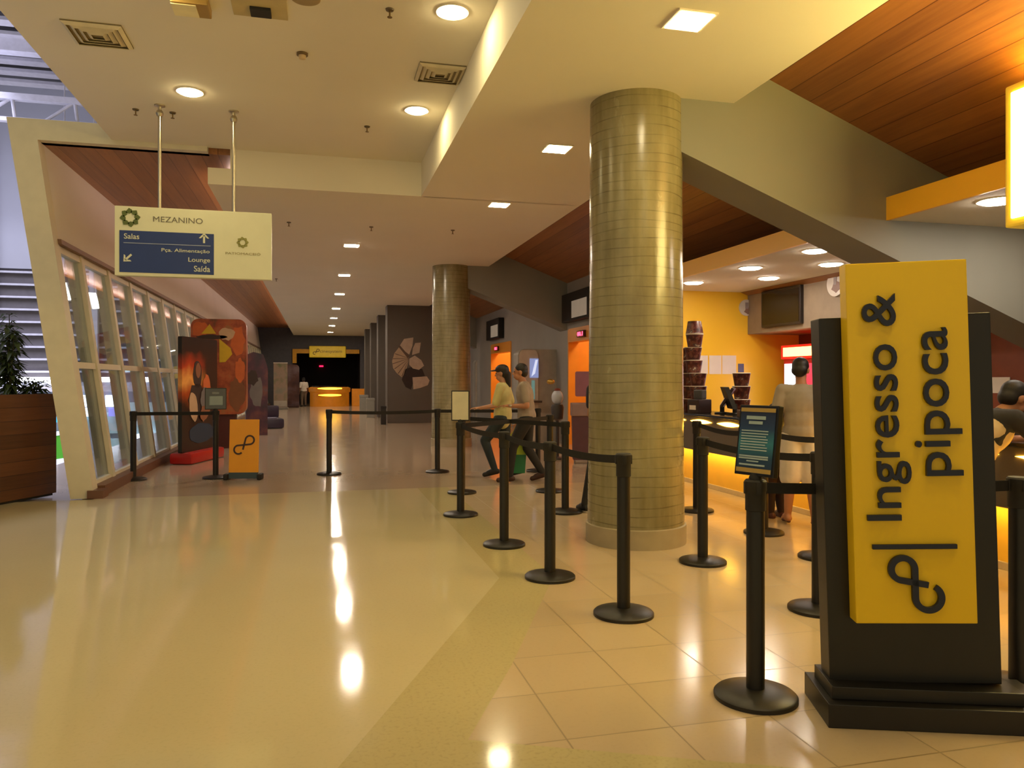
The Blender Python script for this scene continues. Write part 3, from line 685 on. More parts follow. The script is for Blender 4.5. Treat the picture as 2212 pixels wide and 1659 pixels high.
# purple standee, roll-up, maroon standee
p0 = on_y(531, 930, 21.0); p1 = on_y(578, 930, 21.0); Wb = p1.x-p0.x
pu = thing('film_standee', 'dark purple film standee behind the rust-red arch', 'standee', (p0.x, 21.0, 0), math.radians(8))
pp = NT('purple_print'); v = pp.coord(); pp.l(pp.ramp(pp.noise(v, 2.2, 4), [(.3, hexc('#231a2c')), (.5, hexc('#4a2238')), (.62, hexc('#6d3a3a')), (.75, hexc('#56505a'))]), pp.b.inputs['Base Color']); pp.b.inputs['Roughness'].default_value = .4
bd = MB().prism([(0, 0, 0), (Wb, 0, 0), (Wb*1.02, 0, 1.75), (Wb*.8, 0, 2.12), (Wb*.35, 0, 2.18), (0, 0, 2.1)], (0, .3, 0)).build('board', pp.m, pu)
blob(bd, 'figure_shape', Wb*.5, 1.15, .17, .4, printgr, 0, 18, 0, .3, 31); blob(bd, 'figure_shape', Wb*.3, 1.5, .15, .2, printdk, -.005, 18, 0, .3, 32)
q = fl(576, 926)
ss = thing('ride_seat', 'low dark purple moulded ride seat on the floor by the standees', 'ride seat', (q.x, q.y+.4, 0), .2)
seatm = M('purple_plastic', '#2c2138', .4)
MB().box(-.42, .42, -.5, .5, .0, .30, .08).build('tub', seatm, ss, True); MB().box(-.4, .4, .36, .52, .28, .66, .07).build('backrest', seatm, ss, True); MB().box(-.16, .22, -.38, -.1, .30, .325, .01).build('pale_label', M('pale_sticker', '#8d8aa0', .5), ss)
q = fl(606, 884)
ru = thing('roll_up_banner', 'narrow pale roll-up banner standing before the far wall', 'banner', (q.x, q.y, 0), -.1)
bp = NT('pale_banner_print'); v = bp.coord(); bp.l(bp.ramp(bp.noise(v, 1.6, 4), [(.35, hexc('#8c8878')), (.5, hexc('#a58b78')), (.65, hexc('#6f7a58'))]), bp.b.inputs['Base Color'])
MB().box(-.33, .33, -.01, .01, .10, 2.27, .004).build('banner', bp.m, ru); MB().box(-.37, .37, -.1, .1, 0, .1, .02).build('base', plastic_grey, ru); MB().box(-.34, .34, -.016, .016, 2.26, 2.30, .005).build('top_rail', paper, ru)
MB().box(-.3, .3, -.018, -.008, .14, .42).build('white_footer', M('banner_white', '#b6ac9c', .6), ru)
q = fl(630, 880)
mr = thing('film_standee', 'maroon and grey film standee next to the pale roll-up banner', 'standee', (q.x-.62, q.y, 0), 0)
mp = NT('maroon_print'); v = mp.coord(); mp.l(mp.ramp(mp.noise(v, 1.3, 3), [(.35, hexc('#3a1c18')), (.5, hexc('#55302a')), (.66, hexc('#6f5a5c'))]), mp.b.inputs['Base Color'])
MB().prism([(x, 0, z) for x, z in rounded(1.0, 2.25, .2, 6, (0, 1, 1, 0))], (0, .25, 0)).build('board', mp.m, mr); MB().box(.0, 1.0, -.25, 0, 0, .12, .03).build('base', M('maroon_base', '#3a1a16', .5), mr)

# ------------------------------------------------------------------ FAR END
yel = M('portal_yellow', '#d69a1a', .45)
pg = thing('portal_frame', 'yellow doorway band around the dark hall at the far end', 'portal frame', (0, YEND-.06, 0))
MB().box(-1.42, 2.25, -.05, .05, 2.93, 3.17, .01).build('top_band', yel, pg); MB().box(-1.42, -1.2, -.05, .05, 2.38, 2.93, .01).build('side_band', yel, pg)
q0, q1 = on_y(668, 772, YEND-.2), on_y(747, 748, YEND-.2)
fs = thing('shop_sign', 'yellow signboard over the dark hall at the far end', 'sign', ((q0.x+q1.x)/2, YEND-.2, 0))
hw = (q1.x-q0.x)/2
bd = MB().box(-hw, hw, -.06, .1, q0.z, q1.z, .05).build('board', M('signboard_yellow', '#cfae22', .45, emit='#ffcc20', estr=.12), fs)
lettering('lettering', 'cinesystem', M('brown_script', '#5a4208', .5), bd, -.32*hw-.1, .78*hw, q0.z+.22, q0.z+.42, -.066, .01)
infinity_logo('loop_emblem', bd, M('brown_script', '#5a4208', .5), (-.52*hw, q0.z+.4), .07, (-.72*hw, q0.z+.24), .07, .035, -.061, .008, .5)
q = on_y(712, 875, YEND-1.3)
fc = thing('ticket_counter', 'curved orange counter with lit yellow slots at the far end', 'counter', (q.x, YEND-1.3, 0))
oc = M('counter_orange', '#c9791a', .4, emit='#ff9a20', estr=.12)
MB().lathe([(1.05, 0), (1.05, .75), (1.12, .8), (1.12, 1.0), (1.0, 1.05), (0, 1.05)], 48).build('drum', oc, fc, True)
MB().lathe([(1.0, 1.05), (1.0, 1.12), (0, 1.12)], 40).build('top', counter_top, fc, True)
for z in (.62, .98):
    s = MB()
    for k in range(-7, 7):
        a0, a1 = -PI/2+k*.085, -PI/2+(k+1)*.085; R_ = 1.06 if z < .8 else 1.13; h = .05*math.cos(k*.2)+.01
        s.poly([(R_*math.cos(a0), R_*math.sin(a0), z-h), (R_*math.cos(a1), R_*math.sin(a1), z-h), (R_*math.cos(a1), R_*math.sin(a1), z+h), (R_*math.cos(a0), R_*math.sin(a0), z+h)])
    s.build('light_slot', glow('far_slot_light', '#ffc030', 5), fc)
MB().box(1.2, 2.2, -.3, .3, 0, .95, .02).build('side_wing', oc, fc)
q = on_y(694, 791, YEND+3.9); ex = MB().box(-.12, .12, -.02, .02, -.05, .05, .01).build('exit_light', glow('red_pilot', '#ff2050', 2.2)); ex.location = q; tag(ex, 'tiny red pilot light in the dark hall at the far end', 'light')
# fan picture on the first fin
YM = 25.75
mu = thing('wall_picture', 'pale picture of a figure with a fan on the dark wall fin', 'wall picture', (0, YM, 0))
def mp_(x, y): q = on_y(x, y, YM-.01); return (q.x, q.z)
tan = M('mural_tan', '#a98e72', .7); tand = M('mural_dark_tan', '#5a463a', .7); dkh = M('mural_hair', '#2a1d18', .7); pnk = M('mural_pale', '#b09a86', .7)  # darker tan print for the fan ribs and fan edge
def poly2(name, pts, mat, y=-.004): return MB().prism([(a, y, b) for a, b in [mp_(*p) for p in pts]], (0, -.006, 0)).build(name, mat, mu)
poly2('fan', [(884, 774), (862, 750), (852, 763), (847, 780), (849, 795), (857, 806), (868, 815), (876, 805)], tan)
for k in range(6):
    a = Vector((884, 774)); e = Vector([(853, 764), (849, 775), (848, 786), (852, 797), (860, 807), (868, 813)][k]); n2 = Vector((-(e-a).y, (e-a).x)).normalized()*.8
    poly2('fan_rib', [tuple(a+n2*.3), tuple(e+n2), tuple(e-n2), tuple(a-n2*.3)], tand, -.011)
poly2('headdress', [(864, 746), (873, 732), (893, 729), (891, 747), (884, 766), (876, 760)], pnk); poly2('fan_edge', [(860, 748), (864, 746), (884, 770), (881, 774)], tand, -.012)
poly2('feather', [(892, 752), (897, 741), (909, 740), (906, 762), (890, 767)], pnk); poly2('face', [(884, 775), (896, 768), (910, 778), (916, 790), (905, 799), (892, 796), (884, 788)], pnk, -.008)
poly2('hair', [(876, 797), (888, 793), (912, 797), (918, 812), (905, 815), (894, 820), (888, 842), (876, 836), (868, 820)], dkh); poly2('shoulder', [(891, 815), (922, 813), (928, 822), (924, 832), (908, 838), (893, 841)], pnk, -.008)
# bins along the fins
for k, (x, y, w, h, lb) in enumerate(((828, 917, .17, .6, 'slim black bin at the foot of the picture fin'), (800, 902, .3, .75, 'grey bin between the dark wall fins'), (786, 893, .35, .8, 'pale bin deeper along the wall fins'))):
    q = fl(x, y); t = thing('waste_bin', lb, 'bin', (q.x, q.y, 0), 0, 'bins along the wall fins'); m = black_matt if k == 0 else plastic_grey
    MB().box(-w/2, w/2, -w/2, w/2, 0, h*.86, .01).build('body', m, t); MB().box(-w/2-.01, w/2+.01, -w/2-.01, w/2+.01, h*.86, h, .02).build('lid', m, t)

# ------------------------------------------------------------------ TICKET KIOSKS AND WALL SCREENS
def kiosk(label, Y, xa, xb, ztop, sides, bright):
    a, b = on_y(xa, 800, Y).x, on_y(xb, 800, Y).x; W = b-a
    t = thing('ticket_kiosk', label, 'ticket kiosk', (a, Y, 0), 0, 'self-service ticket kiosks')
    bd = MB().prism([(x, 0, z) for x, z in rounded(W, ztop, .16, 8, (0, 0, 1, 0))], (0, .45, 0)).build('cabinet', M('kiosk_grey', '#a39d92', .5), t)
    MB().prism([(x, -.03, z) for x, z in [(u*.42+.02, v*.98+.02) for u, v in rounded(W, ztop, .2, 8, (0, 1, 1, 0))]], (0, .04, 0)).build('front_panel', M('kiosk_pale', '#c4bdb0', .45), t)
    s = MB().box(W*.25, W*.44, -.06, -.028, 1.50, 1.95, .01).build('screen', bright, t)
    MB().prism([(W*.28, -.064, 1.53), (W*.36, -.064, 1.6), (W*.42, -.064, 1.92), (W*.37, -.064, 1.92)], (0, -.003, 0)).build('screen_picture', glow('screen_picture', '#c8d4ee', .9), s)
    MB().box(W*.29, W*.36, -.05, -.028, 1.0, 1.44, .006).build('card_reader', M('kiosk_teal', '#5a8a80', .4, emit='#9ad0c8', estr=.25), t)
    MB().box(W*.22, W*.48, -.22, -.028, .92, .97, .01).build('shelf', M('kiosk_dark', '#3a322c', .5), t)
    return t
kiosk('grey ticket kiosk with a lit screen behind the walking couple', 17.25, 1119, 1216, 2.17, 0, glow('kiosk_screen', '#7f8fc0', .8))
kiosk('farther grey ticket kiosk right of the second column', 26.6, 1026, 1064, 2.17, 0, M('kiosk_screen_off', '#2a2622', .2))
for a, b, k, lb in ((13.0, 16.35, 0, 'wall screen above the nearer orange ticket opening'), (21.6, 24.3, 1, 'wall screen above the farther orange ticket opening')):
    t = thing('wall_screen', lb, 'screen', (XW-.06, b-.5, 2.98), 0, 'screens above the ticket openings')
    MB().box(-.12, .05, -1.3, .45, -.26, .36, .015).build('case', black_matt, t); MB().box(-.126, -.119, -1.2, -.25, -.2, .16).build('picture', M('screen_pale_image', '#9a8e80', .3, emit='#c9b8a0', estr=.25), t)
    t = thing('number_display', 'red number display on the %s orange ticket opening' % ('nearer', 'farther')[k], 'display', (XW-.03, b-1.0, 2.43), 0, 'red number displays')
    MB().box(-.05, .02, -.22, .22, -.07, .07, .008).build('case', M('display_case', '#4a0d10', .4), t); 
    o = lettering('digits', '00.1', glow('red_digits', '#ff3048', 9), t, -.17, .17, -.045, .045, 0, .004, False, .03); o.rotation_euler = (0, 0, -PI/2); o.location = (-.052, 0, 0)
q = at(1270, 900, 13.4)
pt_ = thing('poster_stand', 'mauve poster stand half hidden by the left edge of the big column', 'poster stand', (q.x, q.y, 0), -PSI)
MB().prism([(x-.22, .05, 1.16+z) for x, z in rounded(.44, .44, .03)], (0, -.03, 0)).build('poster', M('mauve_print', '#8a5460', .6), pt_); MB().box(-.3, .3, -.14, .16, .82, 1.05, .02).build('box', M('mauve_box', '#8a6e66', .6), pt_); MB().box(-.03, .03, .0, .06, 1.05, 1.2, .005).build('stem', M('mauve_stand', '#4a3234', .6), pt_)
MB().prism([(-.26, -.12, .06), (.26, -.12, .06), (.28, -.12, .82), (-.28, -.12, .82)], (0, .26, 0)).build('body', M('plum_cloth', '#55343a', .7), pt_); MB().box(-.24, .24, -.16, .16, 0, .06, .02).build('foot', M('stand_foot', '#8a7a70', .4), pt_)
q = at(1204, 900, 14.0)
cd = thing('candy_dispenser', 'small sweet dispenser with a pale globe left of the big column', 'dispenser', (q.x, q.y, 0), 0)
MB().lathe([(.17, 0), (.16, .03), (.03, .05), (.03, .7), (.1, .74), (.12, .95), (.1, 1.0)], 24).build('stand', M('dispenser_dark', '#3f3a3c', .4), cd, True); MB().ell((0, 0, 1.13), (.11, .11, .14)).build('globe', M('pale_globe', '#c4cad8', .2), cd, True)
MB().ell((0, 0, 1.27), (.06, .06, .03)).build('lid', M('dispenser_red', '#8a3a2a', .4), cd, True); MB().ell((-.13, 0, 1.42), (.075, .075, .05)).build('gold_ball', M('gold_knob', '#d0a850', .25, .7), cd, True)

# ------------------------------------------------------------------ SNACK COUNTER
ct = thing('snack_counter', 'long snack counter with grey band and glowing yellow base', 'counter', (4.95, 0, 0))
CY0, CY1 = 1.5, 11.0
MB().box(-.06, .62, CY0, CY1, .965, 1.0, .008).build('worktop', counter_top, ct)
cf = MB().box(0, .5, CY0, CY1, .50, .965, .01).build('front_band', counter_grey, ct)
MB().box(.15, .55, CY0, CY1, .06, .5).build('base_panel', M('counter_yellow', '#f5c03c', .35, var=.03), ct); MB().box(.13, .55, CY0, CY1, 0, .06, .004).build('skirting', M('counter_skirting', '#c9b48e', .4), ct)
for k in range(13):
    y = CY0+.25+k*.72
    MB().prism([(-.008, y+.03+.58*(i/10), .895-.028*math.sin(PI*i/10)) for i in range(11)]+[(-.008, y+.03+.58*(i/10), .895+.028*math.sin(PI*i/10)) for i in range(9, 0, -1)], (.012, 0, 0)).build('light_slot', led_yellow, ct)
# buckets
bkm = NT('printed_bucket'); v = bkm.coord(); bkm.l(bkm.ramp(bkm.noise(v, 16, 2, .5), [(.38, hexc('#3b1712')), (.5, hexc('#5b241a')), (.58, hexc('#7d4a38')), (.66, hexc('#3a2c34')), (.72, hexc('#c0a890'))]), bkm.b.inputs['Base Color']); bkm.b.inputs['Roughness'].default_value = .35
bkm2 = NT('dark_printed_bucket'); v = bkm2.coord(); bkm2.l(bkm2.ramp(bkm2.noise(v, 15, 2, .5), [(.36, hexc('#2b2730')), (.5, hexc('#3a3036')), (.58, hexc('#6e2a2a')), (.68, hexc('#b8b0a8'))]), bkm2.b.inputs['Base Color']); bkm2.b.inputs['Roughness'].default_value = .35
def make_bucket(label, group, mat):
    t = thing('popcorn_bucket', label, 'popcorn bucket', (0, 0, 0), 0, group)
    MB().lathe([(.0, .0), (.092, .0), (.095, .004), (.123, .175), (.119, .175), (.09, .006)], 28).build('cup', mat, t, True)
    MB().lathe([(.122, .172), (.128, .178), (.122, .184), (.118, .176)], 28).build('rim', M('bucket_rim', '#d8c8b4', .4), t, True)
    return t
def bucket_flip(t, flip):
    if flip: t.rotation_euler = (PI, 0, t.rotation_euler.z)
b0 = None; n = 0
stack = []
cxx, cyy = 5.2, 9.95
for lv, offs in enumerate(([-.12, .13, .38], [-.12, .13, .38], [-.12, .13, .38], [-.0, .25], [.02, .27], [.0], [.0])):
    for o in offs: stack.append((cxx, cyy+o if lv < 5 else cyy+o-.02, 1.0+.184*lv, lv))
NM = ('bottom', 'second', 'third', 'fourth', 'fifth', 'sixth', 'topmost')
for (x, y, z, lv) in stack:
    side = 'nearest the totem side' if y < cyy-.03 else ('in the middle' if y < cyy+.2 else 'nearest the column')
    lb = 'brown popcorn bucket in the tall counter stack, %s row, %s' % (NM[lv], side)
    if lv >= 5: lb = 'brown printed popcorn bucket, %s of the tall counter stack' % NM[lv]
    if b0 is None: b0 = make_bucket(lb, 'popcorn buckets stacked on the counter', bkm.m); t = b0; t.location = (x, y, z); t.rotation_euler = (0, 0, random.random()*6)
    else: t = dup(b0, (x, y, z), random.random()*6, lb)
    if lv == 6: t.location.z += .184; t.rotation_euler = (PI, 0, 1.)
for k, z in enumerate((1.0, 1.184, 1.368)):
    dup(b0, (5.75, 9.6, z), random.random()*6, 'brown popcorn bucket in the short stack below the papers, %s' % ('bottom', 'middle', 'top')[k])
b1 = None
bc = MB().box(6.2, 7.0, 2.0, 7.2, 0, 1.0, .01).build('back_counter', M('back_counter_brown', '#3a2a20', .5)); tag(bc, 'dark brown back counter under the right-hand bucket pyramid', 'counter')
for r in range(5):
    for k in range(5-r):
        lb = 'dark bucket in the right edge pyramid, row %s from below, number %s from far end' % (('one', 'two', 'three', 'four', 'five')[r], ('one', 'two', 'three', 'four', 'five')[k])
        loc = (6.55, 5.95-.26*k-.13*r, 1.0+.184*r)
        if b1 is None: b1 = make_bucket(lb, 'popcorn buckets in the right pyramid', bkm2.m); b1.location = loc
        else: dup(b1, loc, random.random()*6, lb)
# till screens, printer, tray
def on_counter(x, X, z=1.0): return on_x(x, 880, X)
q = on_counter(1560, 5.2)
po = thing('till_screen', 'touch screen till with a pale lit face on the counter', 'till', (5.2, q.y, 1.0), math.radians(-125))
MB().lathe([(.1, 0), (.1, .02), (.03, .03), (.03, .1)], 20).build('foot', black_matt, po, True); tl = Matrix.Translation((0, 0, .1)) @ Matrix.Rotation(math.radians(-32), 4, 'X')
MB().box(-.18, .18, -.02, .02, 0, .29, .01, 0, tl).build('case', M('till_case', '#3a2420', .4), po); MB().box(-.16, .16, -.024, -.019, .02, .27, 0, 0, tl).build('screen', M('till_face', '#b9a2a0', .2, emit='#e8d0d8', estr=.35), po)
q = on_counter(1592, 5.25)
mo = thing('till_monitor', 'black till monitor seen from behind on the counter', 'till', (5.22, q.y, 1.0), math.radians(70))
MB().lathe([(.11, 0), (.11, .02), (.03, .03), (.03, .14)], 20).build('foot', black_matt, mo, True); tl = Matrix.Translation((0, 0, .08)) @ Matrix.Rotation(math.radians(-20), 4, 'X')
MB().prism([tl @ Vector(p) for p in ((-.2, 0, .0), (.2, 0, .0), (.15, 0, .3), (-.15, 0, .3))], (0, .06, 0)).build('case', black_satin, mo)
q = on_counter(1508, 5.0)
pr = thing('receipt_printer', 'dark receipt printer with a white label on the counter', 'printer', (5.02, q.y, 1.0), math.radians(-75))
MB().box(-.11, .11, -.12, .12, 0, .19, .015).build('case', M('printer_case', '#332420', .4), pr); MB().box(-.06, .06, -.125, -.119, .05, .11).build('label', paper, pr); MB().box(-.08, .08, -.04, .06, .19, .32, .02).build('customer_display', M('customer_display', '#4b4a48', .4), pr)
q = on_counter(1640, 5.1)
tb = thing('leaflet_box', 'open box of blue leaflets on the counter behind the notice', 'box', (5.1, q.y, 1.0), 0)
MB().box(-.18, .18, -.2, .2, 0, .09, .006).build('tray', M('leaflet_tray', '#5a3f24', .5), tb); MB().box(-.14, .14, -.16, .16, .09, .13, .004).build('leaflets', M('leaflet_blue', '#3a3560', .5), tb)
# papers, blue notice, wall clocks on the yellow wall
YW = 11.95
for k, (xa, xb) in enumerate(((1512, 1529), (1532, 1558), (1560, 1590))):
    a, b = on_y(xa, 808, YW), on_y(xb, 768, YW); o = MB().box(-(b.x-a.x)/2, (b.x-a.x)/2, -.004, 0, -(b.z-a.z)/2, (b.z-a.z)/2).build('paper_sheet', paper); o.location = ((a.x+b.x)/2, YW, (a.z+b.z)/2)
    tag(o, ('narrow white sheet half behind the bucket stack on the yellow wall', 'white sheet in the middle of three on the yellow wall', 'white sheet on the yellow wall beside the blue card')[k], 'paper', 'papers on the yellow wall')
a, b = on_y(1594, 804, YW), on_y(1607, 786, YW); o = MB().box(-.055, .055, -.006, 0, -.075, .075).build('blue_card', M('blue_card', '#56587c', .5)); o.location = ((a.x+b.x)/2, YW, (a.z+b.z)/2); tag(o, 'small blue card on the yellow wall right of the white sheets', 'card')
def badge(label, loc, rz, r):
    t = thing('round_badge', label, 'wall sign', loc, rz, 'round white wall signs'); n = 36
    MB().prism([(r*math.cos(2*PI*k/n), 0, r*math.sin(2*PI*k/n)) for k in range(n)], (0, -.03, 0)).build('disc', M('badge_white', '#d9cfc6', .4), t)
    blob(t, 'motif', .02, -.05, r*.5, r*.4, M('badge_motif', '#8a6a60', .5), -.031, 14, .3, .4, 3); MB().box(-.03, .03, -.036, -.03, -.02, .09).build('motif_stem', M('badge_motif2', '#9a8a88', .5), t)
q = on_y(1611, 665, YW); badge('round white wall sign on the yellow wall left of the dark screen', (q.x, YW-.002, q.z), 0, .14)
q = on_x(1806, 612, 7.26); badge('round white wall sign peeking out beside the totem top', (7.275, q.y, q.z), -PI/2+.0, .19)
a, b = on_x(1650, 625, 7.27), on_x(1735, 705, 7.27)
ms = thing('menu_screen', 'large dark switched-off menu screen on the bulkhead', 'screen', (7.28, (a.y+b.y)/2, (a.z+b.z)/2)); hy, hz = abs(a.y-b.y)/2, .30
MB().box(-.06, 0, -hy, hy, -hz, hz, .01).build('case', M('screen_case', '#241c17', .4), ms); MB().box(-.064, -.058, -hy+.04, hy-.04, -hz+.04, hz-.04).build('glass', screen_black, ms)
# drinks cooler
q = on_x(1728, 800, 7.62)
co = thing('drinks_cooler', 'red drinks cooler with a lit header behind the man in beige', 'cooler', (7.62, q.y, 0))
MB().box(0, .65, -.45, .45, 0, 1.80, .01).build('cabinet', M('cooler_red', '#b0141c', .35), co); MB().box(-.04, .65, -.47, .47, 1.80, 2.03, .01).build('header', M('cooler_header', '#c01818', .35, emit='#ff2018', estr=.7), co)
MB().box(-.048, -.038, -.36, .40, 1.84, 1.99, .004).build('header_light', glow('cooler_header_light', '#ffb060', 5), co); MB().box(-.02, 0, .06, .40, .25, 1.72, .004).build('glass_door', glow('cooler_glass', '#e8f0ff', 3.5), co); MB().box(-.025, 0, -.42, .04, .25, 1.72, .004).build('side_glass', M('cooler_pink_glass', '#d0405a', .2, emit='#ff4060', estr=.6), co)
# lit sign box
q0 = on_x(2170, 340, 4.9)
lb_ = thing('light_box', 'white lit menu box with a yellow frame at the right edge', 'light box', (4.9, q0.y, 3.09))
MB().box(0, .3, -2.2, 0, -.52, .52, .02).build('case', M('lightbox_frame', '#e0b820', .4, emit='#ffd040', estr=.25), lb_); MB().box(-.012, .004, -2.12, -.06, -.46, .46, .01).build('lit_face', lightbox, lb_); MB().box(.06, .24, -2.1, -.1, .519, .528).build('top_light', glow('yellow_top_light', '#ffd650', 60), lb_)
for y in (-.5, -1.7): MB().cyl((.15, y, .5), .012, .45, 10).build('hanger', steel, lb_)
o = MB().box(-.16, .16, -.004, .004, -.1, .1).build('wall_notice', paper); q = on_x(2158, 832, 8.29); o.location = (8.29, q.y, q.z); o.rotation_euler = (0, 0, PI/2); tag(o, 'pale notice on the wall behind the counter, right of the totem', 'notice')

# ------------------------------------------------------------------ ATRIUM BEYOND THE GLASS
YA = 36.0
atg = M('atrium_panel', '#9ea0ac', .7, var=.04, nscale=.5); louv = M('louvre_dark', '#5a565a', .4); bar = M('atrium_white_steel', '#b9b9c6', .5)
mb = MB(); mb.box(-26, -2.4, YA, YA+.3, 6.1, 18); mb.box(-26, -3.7, YA, YA+.3, -5, 1.35); mb.box(-26, -25.7, -5, YA, -5, 18); struct('wall_atrium', mb, atg)
mb = MB(); mb.box(-26, -3.7, YA+.1, YA+.3, 1.35, 6.1); w = struct('window_40', mb, louv)
lv = MB()
for k in range(9): lv.box(-26, -3.7, YA-.06, YA+.1, 1.75+.52*k, 1.83+.52*k)
lv.build('glazing_bar', bar, w)
mb = MB(); mb.box(-26, -4.4, -5, YA, -5, -4.8); struct('floor_atrium', mb, M('atrium_floor', '#8f8c86', .3))
for k, x in enumerate((-14.6, -13.1, -9.2, -6.2)):
    mb = MB(); mb.box(x-.16, x+.16, YA-.5, YA-.25, -5, 11); struct('trim_%d' % (10+k), mb, bar)
mb = MB(); mb.box(-26, -3.7, YA-.35, YA, .95, 1.2); struct('trim_20', mb, M('atrium_ledge', '#c9c7d2', .6))
rt = thing('roof_truss', 'white steel roof truss over the atrium', 'roof truss', (0, 25.2, 0))
MB().box(-26, -2.5, -.12, .12, 9.62, 9.8).build('top_chord', bar, rt); MB().box(-26, -2.5, -.1, .1, 8.98, 9.1).build('bottom_chord', bar, rt)
for k in range(14):
    x = -26+k*1.65; MB().tube([(x, 0, 9.05), (x+.82, 0, 9.7)], .05, 8).build('web', bar, rt); MB().tube([(x+.82, 0, 9.7), (x+.9, 0, 9.05)], .05, 8).build('web', bar, rt)
mb = MB(); mb.box(-26, -2.4, 5, 29.6, 11.6, 11.75); mb.box(-26, -2.4, 29.4, 29.6, 11.75, 18); mb.box(-26, -2.4, 29.4, YA, 18, 18.2); struct('ceiling_atrium', mb, M('atrium_roof_dark', '#2d2b30', .8))
for k in range(20):
    y = 10+k*.95; o = MB().box(-26, -2.5, y, y+.42, 11.15, 11.25).build('roof_slat', M('roof_slat', '#a9a8b2', .6)); tag(o, None, None, None, 'structure'); o.name = 'ceiling_slat' if k == 0 else 'ceiling_slat.%03d' % k
mb = MB(); mb.box(-26, -2.5, 24.5, 24.9, 10.8, 11.3); struct('ceiling_slat_beam', mb, bar)
def atr(x, y, w, h, mat, name, label, cat, dy=.12, group=None):
    q = on_y(x, y, YA-.4); s = YA/F*.93
    o = MB().box(-w*s/2, w*s/2, -dy/2, dy/2, -h*s/2, h*s/2, .02).build(name, mat); o.location = q; return tag(o, label, cat, group)
GL = 'strip lamps on the atrium wall'; wl = glow('atrium_strip', '#f3f4ff', 9)
for x, w, lb in ((20, 30, 'white strip lamp behind the planter shrub, left end'), (84, 66, 'long white strip lamp between planter shrub and white frame'), (196, 22, 'short white strip lamp in the first glazed bay'), (238, 34, 'white strip lamp in the second glazed bay'), (324, 22, 'white strip lamp seen in the fourth glazed bay'), (364, 16, 'white strip lamp farthest right, beside the fiery poster')):
    atr(x, 820, w, 10, wl, 'strip_lamp', lb, 'lamp', .12, GL)
for x, w, lb in ((285, 26, 'bluish strip lamp above the third glazed bay rail'), (322, 18, 'bluish strip lamp above the fourth glazed bay rail')): atr(x, 798, w, 8, glow('atrium_strip_blue', '#bfe0f0', 3.5), 'strip_lamp', lb, 'lamp', .12, GL)
GW = 'dim glow panels added across the atrium'; swm = glow('panel_glow', '#a9c0c4', .38)  # glowing panels added to brighten the view through the glazing
for x, y, w, h, lb in ((205, 915, 120, 44, 'wide dim glow panel added in the first glazed bay'), (335, 905, 130, 70, 'wide dim glow panel added behind the farther bays'), (215, 985, 130, 70, 'lower dim glow panel added in the nearest bays'), (345, 975, 110, 50, 'lower dim glow panel added in the farther bays')):
    o = atr(x, y, w, h, swm, 'glow_panel', lb, 'glow panel', .1, GW); o.location.y += .3
GS = 'lit shop signs across the atrium'
for x, y, w, h, lb in ((190, 866, 40, 24, 'white lit shop sign in the first glazed bay, upper one'), (196, 890, 40, 18, 'white lit shop sign in the first glazed bay, lower one'), (241, 866, 22, 24, 'white lit shop sign in the second glazed bay'), (313, 943, 30, 12, 'white lit panel low in the third glazed bay'), (346, 943, 20, 14, 'white lit panel low in the fourth glazed bay')):
    atr(x, y, w, h, sign_white_lit, 'shop_sign', lb, 'sign', .15, GS)
atr(243, 890, 14, 18, glow('violet_sign', '#8a8ae0', 2), 'shop_sign', 'violet lit shop sign in the second glazed bay', 'sign', .15, GS)
tl_ = glow('teal_sign', '#8ec6d8', 1.3)
for x, y, w, h, lb in ((217, 968, 20, 24, 'teal lit shop panel low in the first glazed bay'), (316, 972, 14, 20, 'teal lit shop panel low in the fourth glazed bay')): atr(x, y, w, h, tl_, 'shop_sign', lb, 'sign', .15, GS)
atr(128, 888, 26, 46, glow('cyan_sign', '#29a8e8', 1.4), 'shop_sign', 'cyan lit shop sign between planter and white frame', 'sign', .15, GS)
gq = on_y(140, 985, YA-.4)
gb = thing('shop_banner', 'green and white striped shop front between planter and white frame', 'shop front', (gq.x, YA-.4, 0)); gm = M('banner_green', '#3f8a24', .5, emit='#4aa020', estr=.35); gw = M('banner_white_stripe', '#cfd2e0', .5, emit='#d8dcff', estr=.5)
MB().box(-.7, .7, -.05, .1, -4.2, -.7).build('green_panel', gm, gb)
for k, (z, h) in enumerate(((-.75, .18), (-2.0, .36), (-2.7, .3), (-3.05, .22), (-3.75, .35))): MB().prism([(-.7, -.06, z-h/2-.1), (.7, -.06, z-h/2+.1), (.7, -.06, z+h/2+.1), (-.7, -.06, z+h/2-.1)], (0, -.02, 0)).build('white_stripe', gw, gb)
for x, y, s_, lb in ((139, 630, 1.0, 'white floodlight seen through the first glazed bay'), (203, 650, .9, 'white floodlight seen through the second glazed bay')):
    q = at(x, y, 23.0); t = thing('flood_light', lb, 'floodlight', q, .25, 'atrium floodlights')
    MB().box(-.2*s_, .2*s_, .0, .12, -.28*s_, .28*s_, .02).build('housing', bar, t); MB().prism([(-.16*s_, -.01, .27*s_), (.05*s_, -.01, .27*s_), (.18*s_, -.01, -.24*s_), (-.03*s_, -.01, -.27*s_)], (0, .02, 0)).build('lens', glow('flood_lens', '#fff4e6', 14), t)
    MB().tube([(0, .1, .2), (0, .1, 11.15-q.z)], .02, 8).build('drop_rod', bar, t)

